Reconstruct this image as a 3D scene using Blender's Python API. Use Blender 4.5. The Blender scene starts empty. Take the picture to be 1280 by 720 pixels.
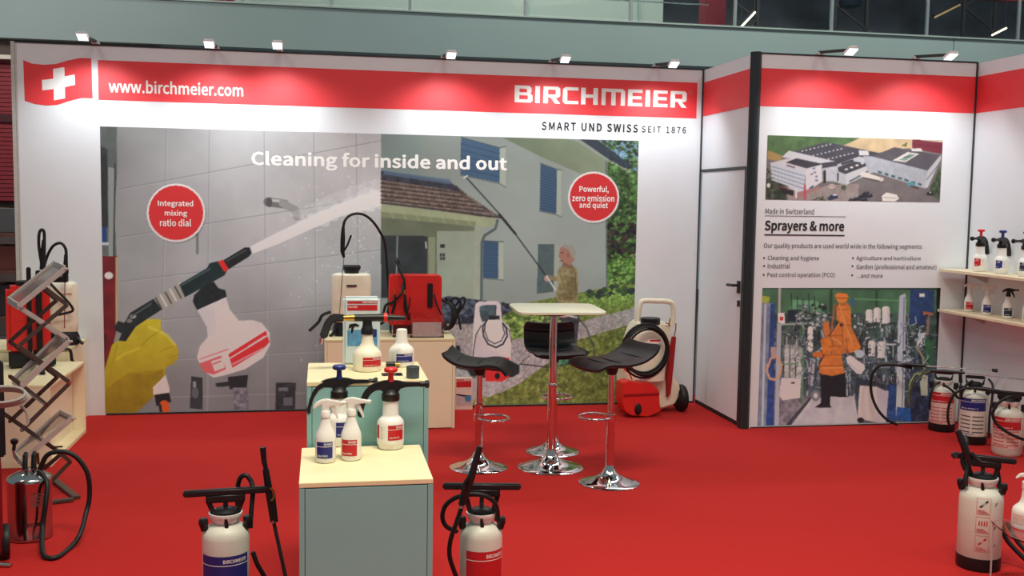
import bpy, bmesh, math, random
import numpy as np
from mathutils import Vector, Matrix
rnd = random.Random(7)
S = bpy.context.scene
COL = S.collection
PI = math.pi

# ------------------------------------------------------------ camera
FPX = 1281.357
CAM = Vector((-3.34976, -8.81043, 1.80952))
FW = Vector((0.1823517, 0.9796181, -0.0842392))
RT = Vector((0.9832333, -0.1817210, 0.0151601))
UP = Vector((0.0004570, 0.0855913, 0.9963302))
cd = bpy.data.cameras.new('camera'); cam = bpy.data.objects.new('camera', cd); COL.objects.link(cam)
cd.sensor_fit = 'HORIZONTAL'; cd.sensor_width = 36.0; cd.lens = FPX / 1280 * 36.0
cd.clip_start = 0.05; cd.clip_end = 200
m = Matrix((RT, UP, -FW)).transposed().to_4x4(); m.translation = CAM
cam.matrix_world = m
S.camera = cam

# ------------------------------------------------------------ world, exposure, hall lamps, added fill lamps
S.view_settings.view_transform = 'Standard'; S.view_settings.look = 'None'
S.view_settings.gamma = 1.0; S.view_settings.exposure = 0.0; S.view_settings.use_curve_mapping = False
w = bpy.data.worlds.new('hall_daylight'); S.world = w; w.use_nodes = True
bg = w.node_tree.nodes['Background']; bg.inputs[0].default_value = (0.70, 0.90, 0.97, 1); bg.inputs[1].default_value = 0.24

def lamp(kind, name, loc, target, energy, color, size=1.0, size_y=None, spot=None, blend=.5, spread=180):
    l = bpy.data.lights.new(name, kind); l.energy = energy; l.color = color
    if kind == 'AREA':
        l.shape = 'RECTANGLE'; l.size = size; l.size_y = size_y or size; l.spread = math.radians(spread)
    else:
        l.shadow_soft_size = size
    if kind == 'SPOT': l.spot_size = spot; l.spot_blend = blend
    o = bpy.data.objects.new(name, l); COL.objects.link(o); o.location = loc
    o.rotation_euler = (Vector(target) - Vector(loc)).to_track_quat('-Z', 'Y').to_euler()
    return o
WARM = (1.0, .90, .72)
lamp('AREA', 'hall_or_fill_lamp', (-2.4, -6.6, 7.0), (-2.4, -5.9, 0), 235, WARM, 3.0, 1.2, spread=120)
lamp('AREA', 'hall_or_fill_lamp', (2.2, -7.0, 7.0), (1.4, -5.8, 0), 80, WARM, 2.0, 1.2)
lamp('AREA', 'hall_or_fill_lamp', (-7.0, -5.2, 7.0), (-6.2, -4.4, 0), 60, WARM, 2.0, 1.2)
lamp('AREA', 'hall_or_fill_lamp', (3.0, 1.8, 8.6), (3.0, 4.9, 4.0), 520, (.93, 1, .93), 10.0, 1.0)  # added fill without a visible fixture, brightens the balcony fascia
lamp('AREA', 'hall_or_fill_lamp', (-2.4, 5.5, 9.0), (-2.4, 7.2, 4.4), 240, (1, 1, 1), 9.0, .8)  # added fill for the hall wall behind the balustrade, no fixture there
lamp('AREA', 'hall_or_fill_lamp', (-7.4, 1.6, 5.4), (-7.4, 5.0, 2.4), 90, (1, .95, .9), 2.0, 1.0)  # unseen lamp added to lift the dark roller shutter

# ------------------------------------------------------------ measuring helpers (photo measurements to metres)
def ray(u, v): return FW + RT * ((u - 640) / FPX) - UP * ((v - 360) / FPX)
def aty(u, v, y): d = ray(u, v); return CAM + d * ((y - CAM.y) / d.y)
def atx(u, v, x): d = ray(u, v); return CAM + d * ((x - CAM.x) / d.x)
def atz(u, v, z): d = ray(u, v); return CAM + d * ((z - CAM.z) / d.z)
class Fr:
    """local frame of a thing: origin at its base, local x to its right, y into depth, z up"""
    def __init__(s, P, rz=None):
        s.P = Vector(P)
        if rz is None:
            rz = -math.atan2(s.P.x - CAM.x, s.P.y - CAM.y)
        s.rz = rz; s.n = Vector((-math.sin(rz), math.cos(rz), 0)); s.r = Vector((math.cos(rz), math.sin(rz), 0))
        s.ppm = FPX / ((s.P - CAM).dot(FW))
    def L(s, u, v, dy=0.0):
        d = ray(u, v); t = ((s.P - CAM).dot(s.n) + dy) / d.dot(s.n); q = CAM + d * t - s.P
        return Vector((q.dot(s.r), dy, q.z))
    def path(s, pts, dy=0.0):
        out = [s.L(p[0], p[1], p[2] if len(p) > 2 else dy) for p in pts]
        for q in out: q.z = max(q.z, .012 - s.P.z)      # hoses lie on the floor, not in it
        return out
    def G(s, u, v, z=.0125):
        q = atz(u, v, z) - s.P; return Vector((q.dot(s.r), q.dot(s.n), q.z))

# ------------------------------------------------------------ materials
def lin(c): c = c / 255.0; return c / 12.92 if c <= .04045 else ((c + .055) / 1.055) ** 2.4
def rgb(t): return (lin(t[0]), lin(t[1]), lin(t[2]), 1)
MATS = {}
def mat(name, col, rough=.5, metal=0.0, trans=0.0, var=.06, scale=18.0, bump=0.0, emit=0.0, alpha=1.0, coat=0.0, ior=1.45, sss=0.0):
    if name in MATS: return MATS[name]
    mt = bpy.data.materials.new(name); mt.use_nodes = True; nt = mt.node_tree; b = nt.nodes['Principled BSDF']
    b.inputs['Roughness'].default_value = rough; b.inputs['Metallic'].default_value = metal
    b.inputs['Transmission Weight'].default_value = trans; b.inputs['IOR'].default_value = ior
    b.inputs['Coat Weight'].default_value = coat; b.inputs['Alpha'].default_value = alpha
    if sss: b.inputs['Subsurface Weight'].default_value = sss; b.inputs['Subsurface Radius'].default_value = (.02, .018, .015)
    c = rgb(col)
    tc = nt.nodes.new('ShaderNodeTexCoord'); n = nt.nodes.new('ShaderNodeTexNoise'); n.inputs['Scale'].default_value = scale
    n.inputs['Detail'].default_value = 4
    nt.links.new(tc.outputs['Object'], n.inputs['Vector'])
    r = nt.nodes.new('ShaderNodeValToRGB'); nt.links.new(n.outputs['Fac'], r.inputs[0])
    r.color_ramp.elements[0].position = .3; r.color_ramp.elements[1].position = .7
    r.color_ramp.elements[0].color = tuple(x * (1 - var) for x in c[:3]) + (1,)
    r.color_ramp.elements[1].color = tuple(min(1, x * (1 + var)) for x in c[:3]) + (1,)
    nt.links.new(r.outputs[0], b.inputs['Base Color'])
    if bump:
        bp = nt.nodes.new('ShaderNodeBump'); bp.inputs['Strength'].default_value = bump; bp.inputs['Distance'].default_value = .004
        nt.links.new(n.outputs['Fac'], bp.inputs['Height']); nt.links.new(bp.outputs[0], b.inputs['Normal'])
    if emit:
        b.inputs['Emission Color'].default_value = c; b.inputs['Emission Strength'].default_value = emit
    MATS[name] = mt
    return mt
white_wall = mat('white_wall_fabric', (231, 235, 240), .65, var=.015, scale=3)
red_print = mat('red_print', (240, 66, 72), .5, var=.03, scale=4)
white_print = mat('white_print', (248, 247, 244), .6, var=.01)
black_print = mat('black_print', (34, 34, 38), .6)
grey_print = mat('grey_print', (88, 86, 86), .6)
anthracite = mat('anthracite_aluminium', (50, 58, 62), .45, .3, var=.05)
alu = mat('aluminium', (206, 202, 196), .38, .45, var=.08)
chrome = mat('chrome', (215, 213, 212), .07, 1.0, var=.02)
steel = mat('polished_steel', (190, 188, 186), .16, 1.0, var=.05, scale=5)
brass = mat('brass', (190, 150, 70), .3, 1.0)
white_pe = mat('white_polyethylene', (216, 216, 204), .42, var=.03, sss=.2)
black = mat('black_plastic', (22, 23, 26), .42, var=.15)
rubber = mat('black_rubber_hose', (20, 21, 23), .5, var=.2)
grip = mat('dark_grey_plastic', (44, 48, 50), .5, var=.1)
black_leather = mat('black_synthetic_leather', (20, 20, 23), .42, var=.15, scale=60, bump=.1)
cream = mat('translucent_cream_polyethylene', (240, 233, 212), .42, var=.04, sss=.25)
milky = mat('milky_white_polyethylene', (238, 236, 230), .38, var=.02, sss=.3)
clearish = mat('frosted_clear_plastic', (235, 236, 236), .25, trans=.55, var=.01)
acrylic = mat('clear_acrylic', (250, 246, 246), .04, trans=1.0, var=.0, ior=1.46)
red_pl = mat('red_plastic', (220, 44, 40), .38, var=.05)
blue_pl = mat('blue_plastic', (30, 50, 130), .4)
red_label = mat('red_label', (196, 32, 38), .45, var=.03)
blue_label = mat('blue_label', (38, 42, 120), .45, var=.03)
navy_label = mat('navy_label', (36, 44, 62), .45)
wood_top = mat('cream_laminate', (240, 226, 184), .45, var=.035, scale=9)
cab_white = mat('white_laminate', (138, 188, 186), .5, var=.02, scale=5)
cab_cream = mat('cream_white_laminate', (246, 234, 202), .45, var=.02, scale=5)
table_white = mat('white_table_laminate', (226, 226, 205), .35, var=.02)
led = mat('led_glow', (240, 246, 255), .5, emit=1.6)
lamp_white = mat('white_lamp_housing', (225, 225, 222), .4)

# ------------------------------------------------------------ mesh builder
def cr(pts, n=8):
    P = [Vector(p) for p in pts]
    if len(P) < 3: return P
    P = [P[0] * 2 - P[1]] + P + [P[-1] * 2 - P[-2]]; out = []
    for i in range(1, len(P) - 2):
        for k in range(n):
            t = k / n; a, b, c, d = P[i - 1:i + 3]
            out.append(.5 * ((2 * b) + (c - a) * t + (2 * a - 5 * b + 4 * c - d) * t * t + (3 * b - a - 3 * c + d) * t ** 3))
    out.append(P[-2]); return out
class MB:
    def __init__(s): s.v = []; s.f = []
    def add(s, vs, fs, M=None):
        o = len(s.v)
        for p in vs:
            p = Vector(p); s.v.append(tuple(M @ p if M else p))
        s.f += [[i + o for i in f] for f in fs]; return s
    def box(s, a, b, M=None):
        x0, y0, z0 = a; x1, y1, z1 = b
        return s.add([(x0, y0, z0), (x1, y0, z0), (x1, y1, z0), (x0, y1, z0), (x0, y0, z1), (x1, y0, z1), (x1, y1, z1), (x0, y1, z1)],
                     [(0, 3, 2, 1), (4, 5, 6, 7), (0, 1, 5, 4), (1, 2, 6, 5), (2, 3, 7, 6), (3, 0, 4, 7)], M)
    def bar(s, p, q, w, d=None, up=(0, 0, 1)):
        """square bar from p to q, width w, depth d"""
        p, q = Vector(p), Vector(q); d = d or w; t = (q - p).normalized(); u = Vector(up)
        if abs(t.dot(u)) > .98: u = Vector((0, 1, 0))
        a = t.cross(u).normalized(); b = a.cross(t)
        vs = [c + a * (w / 2) * i + b * (d / 2) * j for c in (p, q) for i, j in ((-1, -1), (1, -1), (1, 1), (-1, 1))]
        return s.add(vs, [(0, 1, 2, 3), (7, 6, 5, 4), (0, 4, 5, 1), (1, 5, 6, 2), (2, 6, 7, 3), (3, 7, 4, 0)])
    def tube(s, pts, r, n=8, smooth=0, closed=False):
        P = cr(pts, smooth) if smooth else [Vector(p) for p in pts]
        N = len(P); vs = []; fs = []; R = r if isinstance(r, (list, tuple)) else None; a = None
        for i, p in enumerate(P):
            if closed: t = (P[(i + 1) % N] - P[i - 1])
            else: t = P[min(i + 1, N - 1)] - P[max(i - 1, 0)]
            if t.length < 1e-9: t = Vector((0, 0, 1))
            t.normalize()
            if a is None: a = t.orthogonal().normalized()
            else:
                a = a - t * a.dot(t); a = a.normalized() if a.length > 1e-6 else t.orthogonal().normalized()
            b = t.cross(a); rr = r
            if R: k = i / (N - 1) * (len(R) - 1); j = min(int(k), len(R) - 2); rr = R[j] + (R[j + 1] - R[j]) * (k - j)
            for q in range(n):
                an = 2 * PI * q / n; vs.append(p + a * math.cos(an) * rr + b * math.sin(an) * rr)
        for i in range(N if closed else N - 1):
            for q in range(n):
                j = (i + 1) % N
                fs.append((i * n + q, i * n + (q + 1) % n, j * n + (q + 1) % n, j * n + q))
        if not closed: fs += [tuple(range(n))[::-1], tuple((N - 1) * n + q for q in range(n))]
        return s.add(vs, fs)
    def lathe(s, prof, n=24, M=None, c=(0, 0, 0), sx=1, sy=1, pw=2.0):
        """prof: (radius, z) list; pw > 2 squares the section off"""
        vs = []; fs = []; N = len(prof)
        for r, z in prof:
            for q in range(n):
                a = 2 * PI * q / n; ca, sa = math.cos(a), math.sin(a)
                k = (abs(ca) ** pw + abs(sa) ** pw) ** (-1 / pw)
                vs.append((c[0] + r * ca * k * sx, c[1] + r * sa * k * sy, c[2] + z))
        for i in range(N - 1):
            for q in range(n): fs.append((i * n + q, i * n + (q + 1) % n, (i + 1) * n + (q + 1) % n, (i + 1) * n + q))
        fs += [tuple(range(n))[::-1], tuple((N - 1) * n + q for q in range(n))]
        return s.add(vs, fs, M)
    def prism(s, poly, y0, y1, M=None):
        """poly in x,z extruded along y"""
        n = len(poly); vs = [(p[0], y0, p[1]) for p in poly] + [(p[0], y1, p[1]) for p in poly]
        fs = [tuple(range(n)), tuple(range(n, 2 * n))[::-1]] + [(i, i + n, (i + 1) % n + n, (i + 1) % n) for i in range(n)]
        return s.add(vs, fs, M)
    def build(s, name, m, parent=None, smooth=True, bevel=0.0, seg=2):
        me = bpy.data.meshes.new(name); me.from_pydata(s.v, [], s.f); me.materials.append(m)
        bm = bmesh.new(); bm.from_mesh(me); bmesh.ops.recalc_face_normals(bm, faces=bm.faces)
        if bevel: bmesh.ops.bevel(bm, geom=list(bm.edges), offset=bevel, segments=seg, affect='EDGES', clamp_overlap=True)
        bm.to_mesh(me); bm.free()
        if smooth:
            me.polygons.foreach_set('use_smooth', [True] * len(me.polygons)); me.set_sharp_from_angle(angle=math.radians(38))
        o = bpy.data.objects.new(name, me); COL.objects.link(o); o.parent = parent
        return o
def tag(o, label=None, cat=None, group=None, kind=None):
    if label: o['label'] = label
    if cat: o['category'] = cat
    if group: o['group'] = group
    if kind: o['kind'] = kind
    return o
def thing(name, label, cat, loc, rz=0.0, group=None):
    o = bpy.data.objects.new(name, None); COL.objects.link(o); o.location = loc; o.rotation_euler = (0, 0, rz)
    o.empty_display_size = .1
    return tag(o, label, cat, group)
def copy_tree(o, parent=None):
    kids = [c for c in o.children]
    c = o.copy(); COL.objects.link(c); c.parent = parent
    for k in kids: copy_tree(k, c)
    return c
def struct(name, mb, m, smooth=False, bevel=0, label=None):
    o = mb.build(name, m, None, smooth, bevel); o['kind'] = 'structure'
    if label: o['label'] = label
    return o

# ------------------------------------------------------------ lettering
_tc = {}
try:      # the sans-serif that ships inside Blender; the built-in face is used where it is missing
    import os
    FONT = bpy.data.fonts.load(os.path.join(bpy.utils.system_resource('DATAFILES', path='fonts'), 'Noto Sans CJK Regular.woff2'))
except Exception: FONT = None
def text_mesh(s, bold=0.0, spacing=1.0):
    bold = max(0, bold) * .42
    k = (s, bold, spacing)
    if k not in _tc:
        cu = bpy.data.curves.new('t', 'FONT'); cu.body = s; cu.size = 1; cu.resolution_u = 2;
        if FONT: cu.font = FONT
        cu.space_character = spacing
        o = bpy.data.objects.new('t', cu); COL.objects.link(o)
        bpy.context.view_layer.update()
        me = bpy.data.meshes.new_from_object(o.evaluated_get(bpy.context.evaluated_depsgraph_get()))
        V = [tuple(v.co) for v in me.vertices]; F = [tuple(p.vertices) for p in me.polygons]
        if bold:      # heavier strokes: the outline repeated a hair to each side
            n = len(V); V0, F0 = V, F; V, F = [], []
            for q in range(6): a = q * PI / 3; V += [(v[0] + bold * math.cos(a), v[1] + bold * math.sin(a), q * .00006) for v in V0]; F += [tuple(i + q * n for i in f) for f in F0]
        bpy.data.objects.remove(o); bpy.data.curves.remove(cu); bpy.data.meshes.remove(me)
        _tc[k] = (V, F)
    return _tc[k]
def lettering(s, box, place, m, parent, bold=0.0, spacing=1.0, fit=None, name='lettering'):
    """box x0,x1,z0,z1 that the ink of s fills; place maps (x, z) to a point"""
    V, F = text_mesh(s, bold, spacing)
    fV = text_mesh(fit, bold, spacing)[0] if fit else V
    xs = [v[0] for v in V]; ys = [v[1] for v in fV]
    x0, x1, z0, z1 = box; a = (x1 - x0) / (max(xs) - min(xs)); b = (z1 - z0) / (max(ys) - min(ys)); mx, my = min(xs), min(ys)
    mb = MB(); mb.add([place(x0 + (v[0] - mx) * a, z0 + (v[1] - my) * b, v[2]) for v in V], F)
    return mb.build(name, m, parent, False)
def on_y(y): return lambda x, z, d=0.0: (x, y - d, z)
def on_cyl(r, a0=0.0): return lambda x, z, d=0.0: ((r + d) * math.sin(x / r + a0), -(r + d) * math.cos(x / r + a0), z)
def quad(place, x0, x1, z0, z1, m, parent, name, n=1):
    mb = MB(); vs = []
    for i in range(n + 1):
        x = x0 + (x1 - x0) * i / n; vs += [place(x, z0), place(x, z1)]
    mb.add(vs, [(2 * i, 2 * i + 2, 2 * i + 3, 2 * i + 1) for i in range(n)])
    return mb.build(name, m, parent, True)

# ------------------------------------------------------------ the setting
RY = -1.078      # plane of the right wall
SX = 1.9635      # plane of the side wall
H = 3.0
carpet = mat('red_carpet', (180, 20, 16), .96, var=.10, scale=260, bump=.35)
nt = carpet.node_tree; b = nt.nodes['Principled BSDF']; b.inputs['Sheen Weight'].default_value = .04; b.inputs['Sheen Tint'].default_value = rgb((255, 90, 80))
hall_floor_m = mat('hall_concrete', (92, 90, 88), .7, var=.1, scale=3)
struct('floor', MB().box((-9, -11, -.1), (5.5, .35, 0)), carpet)
struct('floor_hall', MB().box((-14, .35, -.1), (12, 12, -.005)), hall_floor_m)

wb = struct('wall_back', MB().box((-5.735, 0, 0), (0.0, .05, H)), white_wall)
wr = struct('wall_right', MB().box((.04, RY, 0), (SX + .04, RY + .04, H)), white_wall)
ws = struct('wall_side', MB().box((SX, -3.9, 0), (SX + .04, RY - .004, H)), white_wall)
wd = struct('wall_return', MB().box((.002, RY + .04, 2.12), (.042, -.002, H)), white_wall)
struct('trim_1', MB().box((-5.765, -.006, 0), (-5.737, .056, H + .01)).box((-5.735, -.004, 0), (-5.722, -.001, H)), mat('pale_aluminium', (205, 203, 196), .4, .2), label='pale aluminium edge profile of the back wall')
struct('trim_2', MB().box((-5.735, -.006, H), (0.0, .056, H + .012)).box((.05, RY - .006, H), (SX, RY + .046, H + .012)), anthracite, label='dark top profile of the booth walls')
oc = MB(); oc.lathe([(.044, 0), (.044, H + .012)], 8, M=Matrix.Translation((.022, RY, 0)) @ Matrix.Rotation(PI / 8, 4, 'Z'))
for a in (0, 1, 2, 3):
    dx, dy = ((1, 0), (-1, 0), (0, 1), (0, -1))[a]
    oc.box((.022 + dx * .038 - .006, RY + dy * .038 - .006, 0), (.022 + dx * .038 + .006, RY + dy * .038 + .006, H + .01))
struct('trim_3', oc, anthracite, label='anthracite octagonal corner post beside the cupboard door')
struct('trim_4', MB().box((SX - .012, RY - .012, 0), (SX - .001, RY - .001, H)), mat('dark_seam', (58, 54, 58), .6), label='thin dark corner seam right of the posters')
struct('trim_5', MB().box((-.012, -.012, 0), (-.001, -.001, H)), MATS['dark_seam'], label='thin dark corner seam left of the cupboard door')
struct('baseboard_back', MB().box((-5.1, -.012, 0), (-.014, -.005, .014)), black_print)
struct('baseboard_right', MB().box((.08, RY - .012, 0), (SX - .014, RY - .005, .008)), black_print)

# door in the return wall
d = struct('door_1', MB().box((.004, -.985, .035), (.036, -.03, 2.095)), white_wall, bevel=.002, label='plain white cupboard door with dark lever handle')
MB().box((-.004, RY + .05, 2.098), (.04, -.012, 2.118)).build('door_header', anthracite, d, False)
MB().box((-.002, -1.03, 0), (.038, -.988, 2.097)).build('door_frame', anthracite, d, False)
MB().box((.004, -.987, .0), (.036, -.02, .03)).build('dark_door_gap', black_print, d, False)  # black strip standing in for the shaded gap under the door leaf
hb = MB().box((-.014, -.965, 1.09), (.004, -.93, 1.19)).tube([(-.01, -.95, 1.155), (-.055, -.95, 1.155)], .011, 10).tube([(-.055, -.955, 1.155), (-.055, -.83, 1.15)], .012, 10)
hb.build('door_handle', grip, d, True)
MB().box((-.012, -.965, .98), (.004, -.94, 1.03)).build('lock_plate', grip, d, False)

# red bands, printed edge to edge
def band(x0, x1, z0, z1, plane, val, parent, name='red_band'):
    mb = MB()
    if plane == 'y': mb.add([(x0, val, z0), (x1, val, z0), (x1, val, z1), (x0, val, z1)], [(0, 1, 2, 3)])
    else: mb.add([(val, x0, z0), (val, x1, z0), (val, x1, z1), (val, x0, z1)], [(0, 1, 2, 3)])
    return mb.build(name, red_print, parent, False)
yM = -.002
band(-5.115, -.057, 2.572, 2.888, 'y', yM, wb)
band(.066, SX - .013, 2.592, 2.89, 'y', RY - .002, wr)
band(RY + .045, -.013, 2.592, 2.89, 'x', -.001, wd)
band(-3.9, RY - .014, 2.592, 2.89, 'x', SX - .002, ws)

# waving flag with a white cross, upper left
P = [aty(u, v, 0) for u, v in ((29, 75), (40, 79.5), (55, 81), (70, 80), (85, 75.5), (100, 72.5), (114, 73), (116, 123), (102, 122.5), (88, 126), (72, 131), (58, 132), (44, 130), (31, 126))]
MB().add([(p.x, yM, p.z) for p in P], [tuple(range(14))]).build('printed_flag', red_print, wb, False)
P = [aty(u, v, 0) for u, v in ((66.5, 86), (80.5, 84), (81, 95.5), (93.5, 93), (94, 106), (81.2, 109), (81.5, 123), (67.5, 125.5), (67.2, 111.5), (53, 113), (52.5, 100), (66.8, 98.5))]
MB().add([(p.x, yM - .001, p.z) for p in P], [tuple(range(12))]).build('white_cross', white_print, wb, False)

# words on the back wall
def wall_words(s, uv0, uv1, m, parent, bold=0.0, y=0.0, off=.003, fit=None, spacing=1.0, name='lettering'):
    a, c = aty(uv0[0], uv0[1], y), aty(uv1[0], uv1[1], y)   # bottom left and top right of the ink
    return lettering(s, (a.x, c.x, a.z, c.z), on_y(y - off), m, parent, bold, spacing, fit, name)
wall_words('www.birchmeier.com', (136, 115.5), (304, 104.8), white_print, wb, .022)
a = aty(642, 131, 0); c = aty(862, 114, 0)
LX0, LX1, LZ0, LZ1 = aty(643, 130.5, 0).x, aty(858, 120, 0).x, 2.663, 2.808
logo = MB()
def LR(x0, y0, x1, y1):   # px of the close view: letters 172..1032 wide, 0..100 high
    X = lambda x: LX0 + (x - 172) / 860 * (LX1 - LX0); Z = lambda y: LZ0 + y / 100 * (LZ1 - LZ0)
    logo.add([(X(x0), -.004, Z(y0)), (X(x1), -.004, Z(y0)), (X(x1), -.004, Z(y1)), (X(x0), -.004, Z(y1))], [(0, 1, 2, 3)])
def LP(pts):
    X = lambda x: LX0 + (x - 172) / 860 * (LX1 - LX0); Z = lambda y: LZ0 + y / 100 * (LZ1 - LZ0)
    logo.add([(X(x), -.004, Z(y)) for x, y in pts], [tuple(range(len(pts)))])
def lB(x):
    LR(x, 0, x + 23, 100); LR(x + 23, 81, x + 70, 100); LR(x + 23, 42, x + 70, 60); LR(x + 23, 0, x + 78, 19)
    LP([(x + 70, 100), (x + 70, 81), (x + 60, 81), (x + 60, 60), (x + 70, 60), (x + 70, 51), (x + 82, 63), (x + 82, 88)])
    LP([(x + 70, 42), (x + 64, 42), (x + 64, 19), (x + 78, 19), (x + 78, 0), (x + 87, 10), (x + 87, 42), (x + 76, 56), (x + 70, 50.5)])
def lR(x):
    LR(x, 0, x + 23, 100); LR(x + 23, 81, x + 72, 100); LR(x + 23, 34, x + 72, 53)
    LP([(x + 72, 100), (x + 72, 81), (x + 60, 81), (x + 60, 53), (x + 72, 53), (x + 72, 34), (x + 83, 45), (x + 83, 90)])
    LP([(x + 36, 34), (x + 59, 34), (x + 84, 0), (x + 58, 0)])
def lE(x): LR(x, 0, x + 23, 100); LR(x + 23, 81, x + 73, 100); LR(x + 23, 42, x + 68, 60); LR(x + 23, 0, x + 73, 19)
lB(172); LR(272, 0, 295, 100); lR(312)
LP([(408, 12), (420, 0), (430, 0), (430, 100), (420, 100), (408, 88)]); LR(430, 81, 485, 100); LR(430, 0, 485, 19)
LR(498, 0, 521, 100); LR(559, 0, 582, 100); LR(521, 41, 559, 61)
LR(600, 0, 621, 80); LP([(600, 88), (600, 100), (706, 100), (718, 88), (718, 80), (600, 80)]); LR(649, 0, 671, 80); LR(697, 0, 718, 80)
lE(733); LR(822, 0, 845, 100); lE(862); lR(950)
logo.build('logo_lettering', white_print, wb, False)
pink_print = mat('pink_print', (235, 130, 130), .6)
ring = MB(); ccx, ccz = aty(863, 117, 0).x, aty(863, 116, 0).z
ring.add([(ccx + r * math.cos(i * PI / 8), -.004, ccz + r * math.sin(i * PI / 8)) for i in range(16) for r in (.016, .020)], [(2 * i, (2 * i + 2) % 32, (2 * i + 3) % 32, 2 * i + 1) for i in range(16)])
ring.build('registered_mark', pink_print, wb, False)
lettering('R', (ccx - .007, ccx + .008, ccz - .009, ccz + .009), on_y(-.004), pink_print, wb)
wall_words('SMART UND SWISS', (677, 162.5), (797.5, 155.5), black_print, wb, .025, spacing=1.12)
wall_words('SEIT 1876', (802, 165.5), (857.5, 158.8), mat('dark_grey_print', (64, 62, 64), .6), wb, .022, spacing=1.15)

# ------------------------------------------------------------ printed pictures (flat prints, a colour for every point of the sheet)
def vnoise(shape, cell, seed):
    r = np.random.RandomState(seed); h, w_ = shape; gh, gw = int(h / cell) + 3, int(w_ / cell) + 3
    g = r.rand(gh, gw); yy = np.arange(h) / cell; xx = np.arange(w_) / cell
    y0 = yy.astype(int); x0 = xx.astype(int); fy = (yy - y0)[:, None]; fx = (xx - x0)[None]
    fy = fy * fy * (3 - 2 * fy); fx = fx * fx * (3 - 2 * fx)
    return (g[y0][:, x0] * (1 - fy) * (1 - fx) + g[y0][:, x0 + 1] * (1 - fy) * fx + g[y0 + 1][:, x0] * fy * (1 - fx) + g[y0 + 1][:, x0 + 1] * fy * fx) - .5
class Print:
    def __init__(s, corners, plane_y, res):
        """corners: photo px of the sheet's top left and bottom right"""
        a, b_ = aty(*corners[0], plane_y), aty(*corners[1], plane_y)
        s.x0, s.x1, s.z1, s.z0 = a.x, b_.x, a.z, max(b_.z, .016); s.y = plane_y; s.res = res
        s.w = int((s.x1 - s.x0) / res) + 1; s.h = int((s.z1 - s.z0) / res) + 1
        s.img = np.zeros((s.h, s.w, 3)); s.T = (0, 0, 1.0); s.seed = 1
        s.gy, s.gx = np.mgrid[0:s.h, 0:s.w].astype(float)
        X = s.x0 + s.gx / (s.w - 1) * (s.x1 - s.x0) - CAM.x; Z = s.z1 - s.gy / (s.h - 1) * (s.z1 - s.z0) - CAM.z; Y = s.y - CAM.y
        dd = X * FW.x + Y * FW.y + Z * FW.z      # where each point of the sheet lies in the traced drawing
        s.U = 640 + FPX * (X * RT.x + Y * RT.y + Z * RT.z) / dd; s.V = 360 - FPX * (X * UP.x + Y * UP.y + Z * UP.z) / dd
    def wash(s, region, knots, col0, noise=0.0, cell=30):
        """smooth tone over a region: knots (u, v, grey) blended by distance, tinted by col0"""
        num = 0; den = 0
        for u, v, g in knots:
            w_ = 1 / ((s.U - u) ** 2 + (s.V - v) ** 2 + 900.0) ** 1.5; num = num + w_ * g; den = den + w_
        g = num / den
        if noise: g = g * (1 + noise * 2 * vnoise(g.shape, cell, 5) + noise * vnoise(g.shape, cell / 4, 6))
        m_ = (region(s.U, s.V))[..., None]
        s.img = np.where(m_, np.clip(g[..., None] * np.array(col0), 0, 255), s.img)
    def texture(s, region, noise, cell, seed=3):
        n = vnoise((s.h, s.w), cell, seed) + .7 * vnoise((s.h, s.w), max(1, cell / 2), seed + 1)
        s.img = np.where(region(s.U, s.V)[..., None], np.clip(s.img * (1 + 2 * noise * n[..., None]), 0, 255), s.img)
    def pts(s, P):
        out = []
        for u, v in P:
            p = aty(s.T[0] + u / s.T[2], s.T[1] + v / s.T[2], s.y)
            out.append(((p.x - s.x0) / (s.x1 - s.x0) * (s.w - 1), (s.z1 - p.z) / (s.z1 - s.z0) * (s.h - 1)))
        return out
    def _put(s, sl, mask, col, noise, cell, alpha):
        if isinstance(col, tuple) and isinstance(col[0], tuple):      # gradient: colour a, colour b, direction
            ca, cb, ax = np.array(col[0], float), np.array(col[1], float), col[2]
            hh, ww = mask.shape
            t = np.linspace(0, 1, ww)[None, :, None] if ax == 'x' else np.linspace(0, 1, hh)[:, None, None]
            c = ca + (cb - ca) * t + np.zeros((hh, ww, 1))
        else: c = np.zeros(mask.shape + (3,)) + np.array(col, float)
        if noise:
            s.seed += 1
            n = vnoise(mask.shape, cell, s.seed) + .6 * vnoise(mask.shape, max(1, cell / 2.3), s.seed + 99)
            c = c * (1 + noise * 2 * n[..., None])
        m_ = (mask * alpha)[..., None]
        s.img[sl] = s.img[sl] * (1 - m_) + np.clip(c, 0, 255) * m_
    def poly(s, P, col, noise=0, cell=5, alpha=1.0):
        Q = s.pts(P); xs = [p[0] for p in Q]; ys = [p[1] for p in Q]
        a, b_, c, d_ = max(0, int(min(xs)) - 1), min(s.w, int(max(xs)) + 3), max(0, int(min(ys)) - 1), min(s.h, int(max(ys)) + 3)
        if a >= b_ or c >= d_: return
        acc = np.zeros((d_ - c, b_ - a))
        for ox, oy in ((-.25, -.25), (.25, -.25), (-.25, .25), (.25, .25)):
            gx = s.gx[c:d_, a:b_] + ox; gy = s.gy[c:d_, a:b_] + oy; ins = np.zeros(gx.shape, bool)
            for i in range(len(Q)):
                x1, y1 = Q[i]; x2, y2 = Q[i - 1]
                if y1 == y2: continue
                ins ^= ((gy < y1) != (gy < y2)) & (gx < (x2 - x1) * (gy - y1) / (y2 - y1) + x1)
            acc += ins * .25
        s._put((slice(c, d_), slice(a, b_)), acc, col, noise, cell, alpha)
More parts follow.
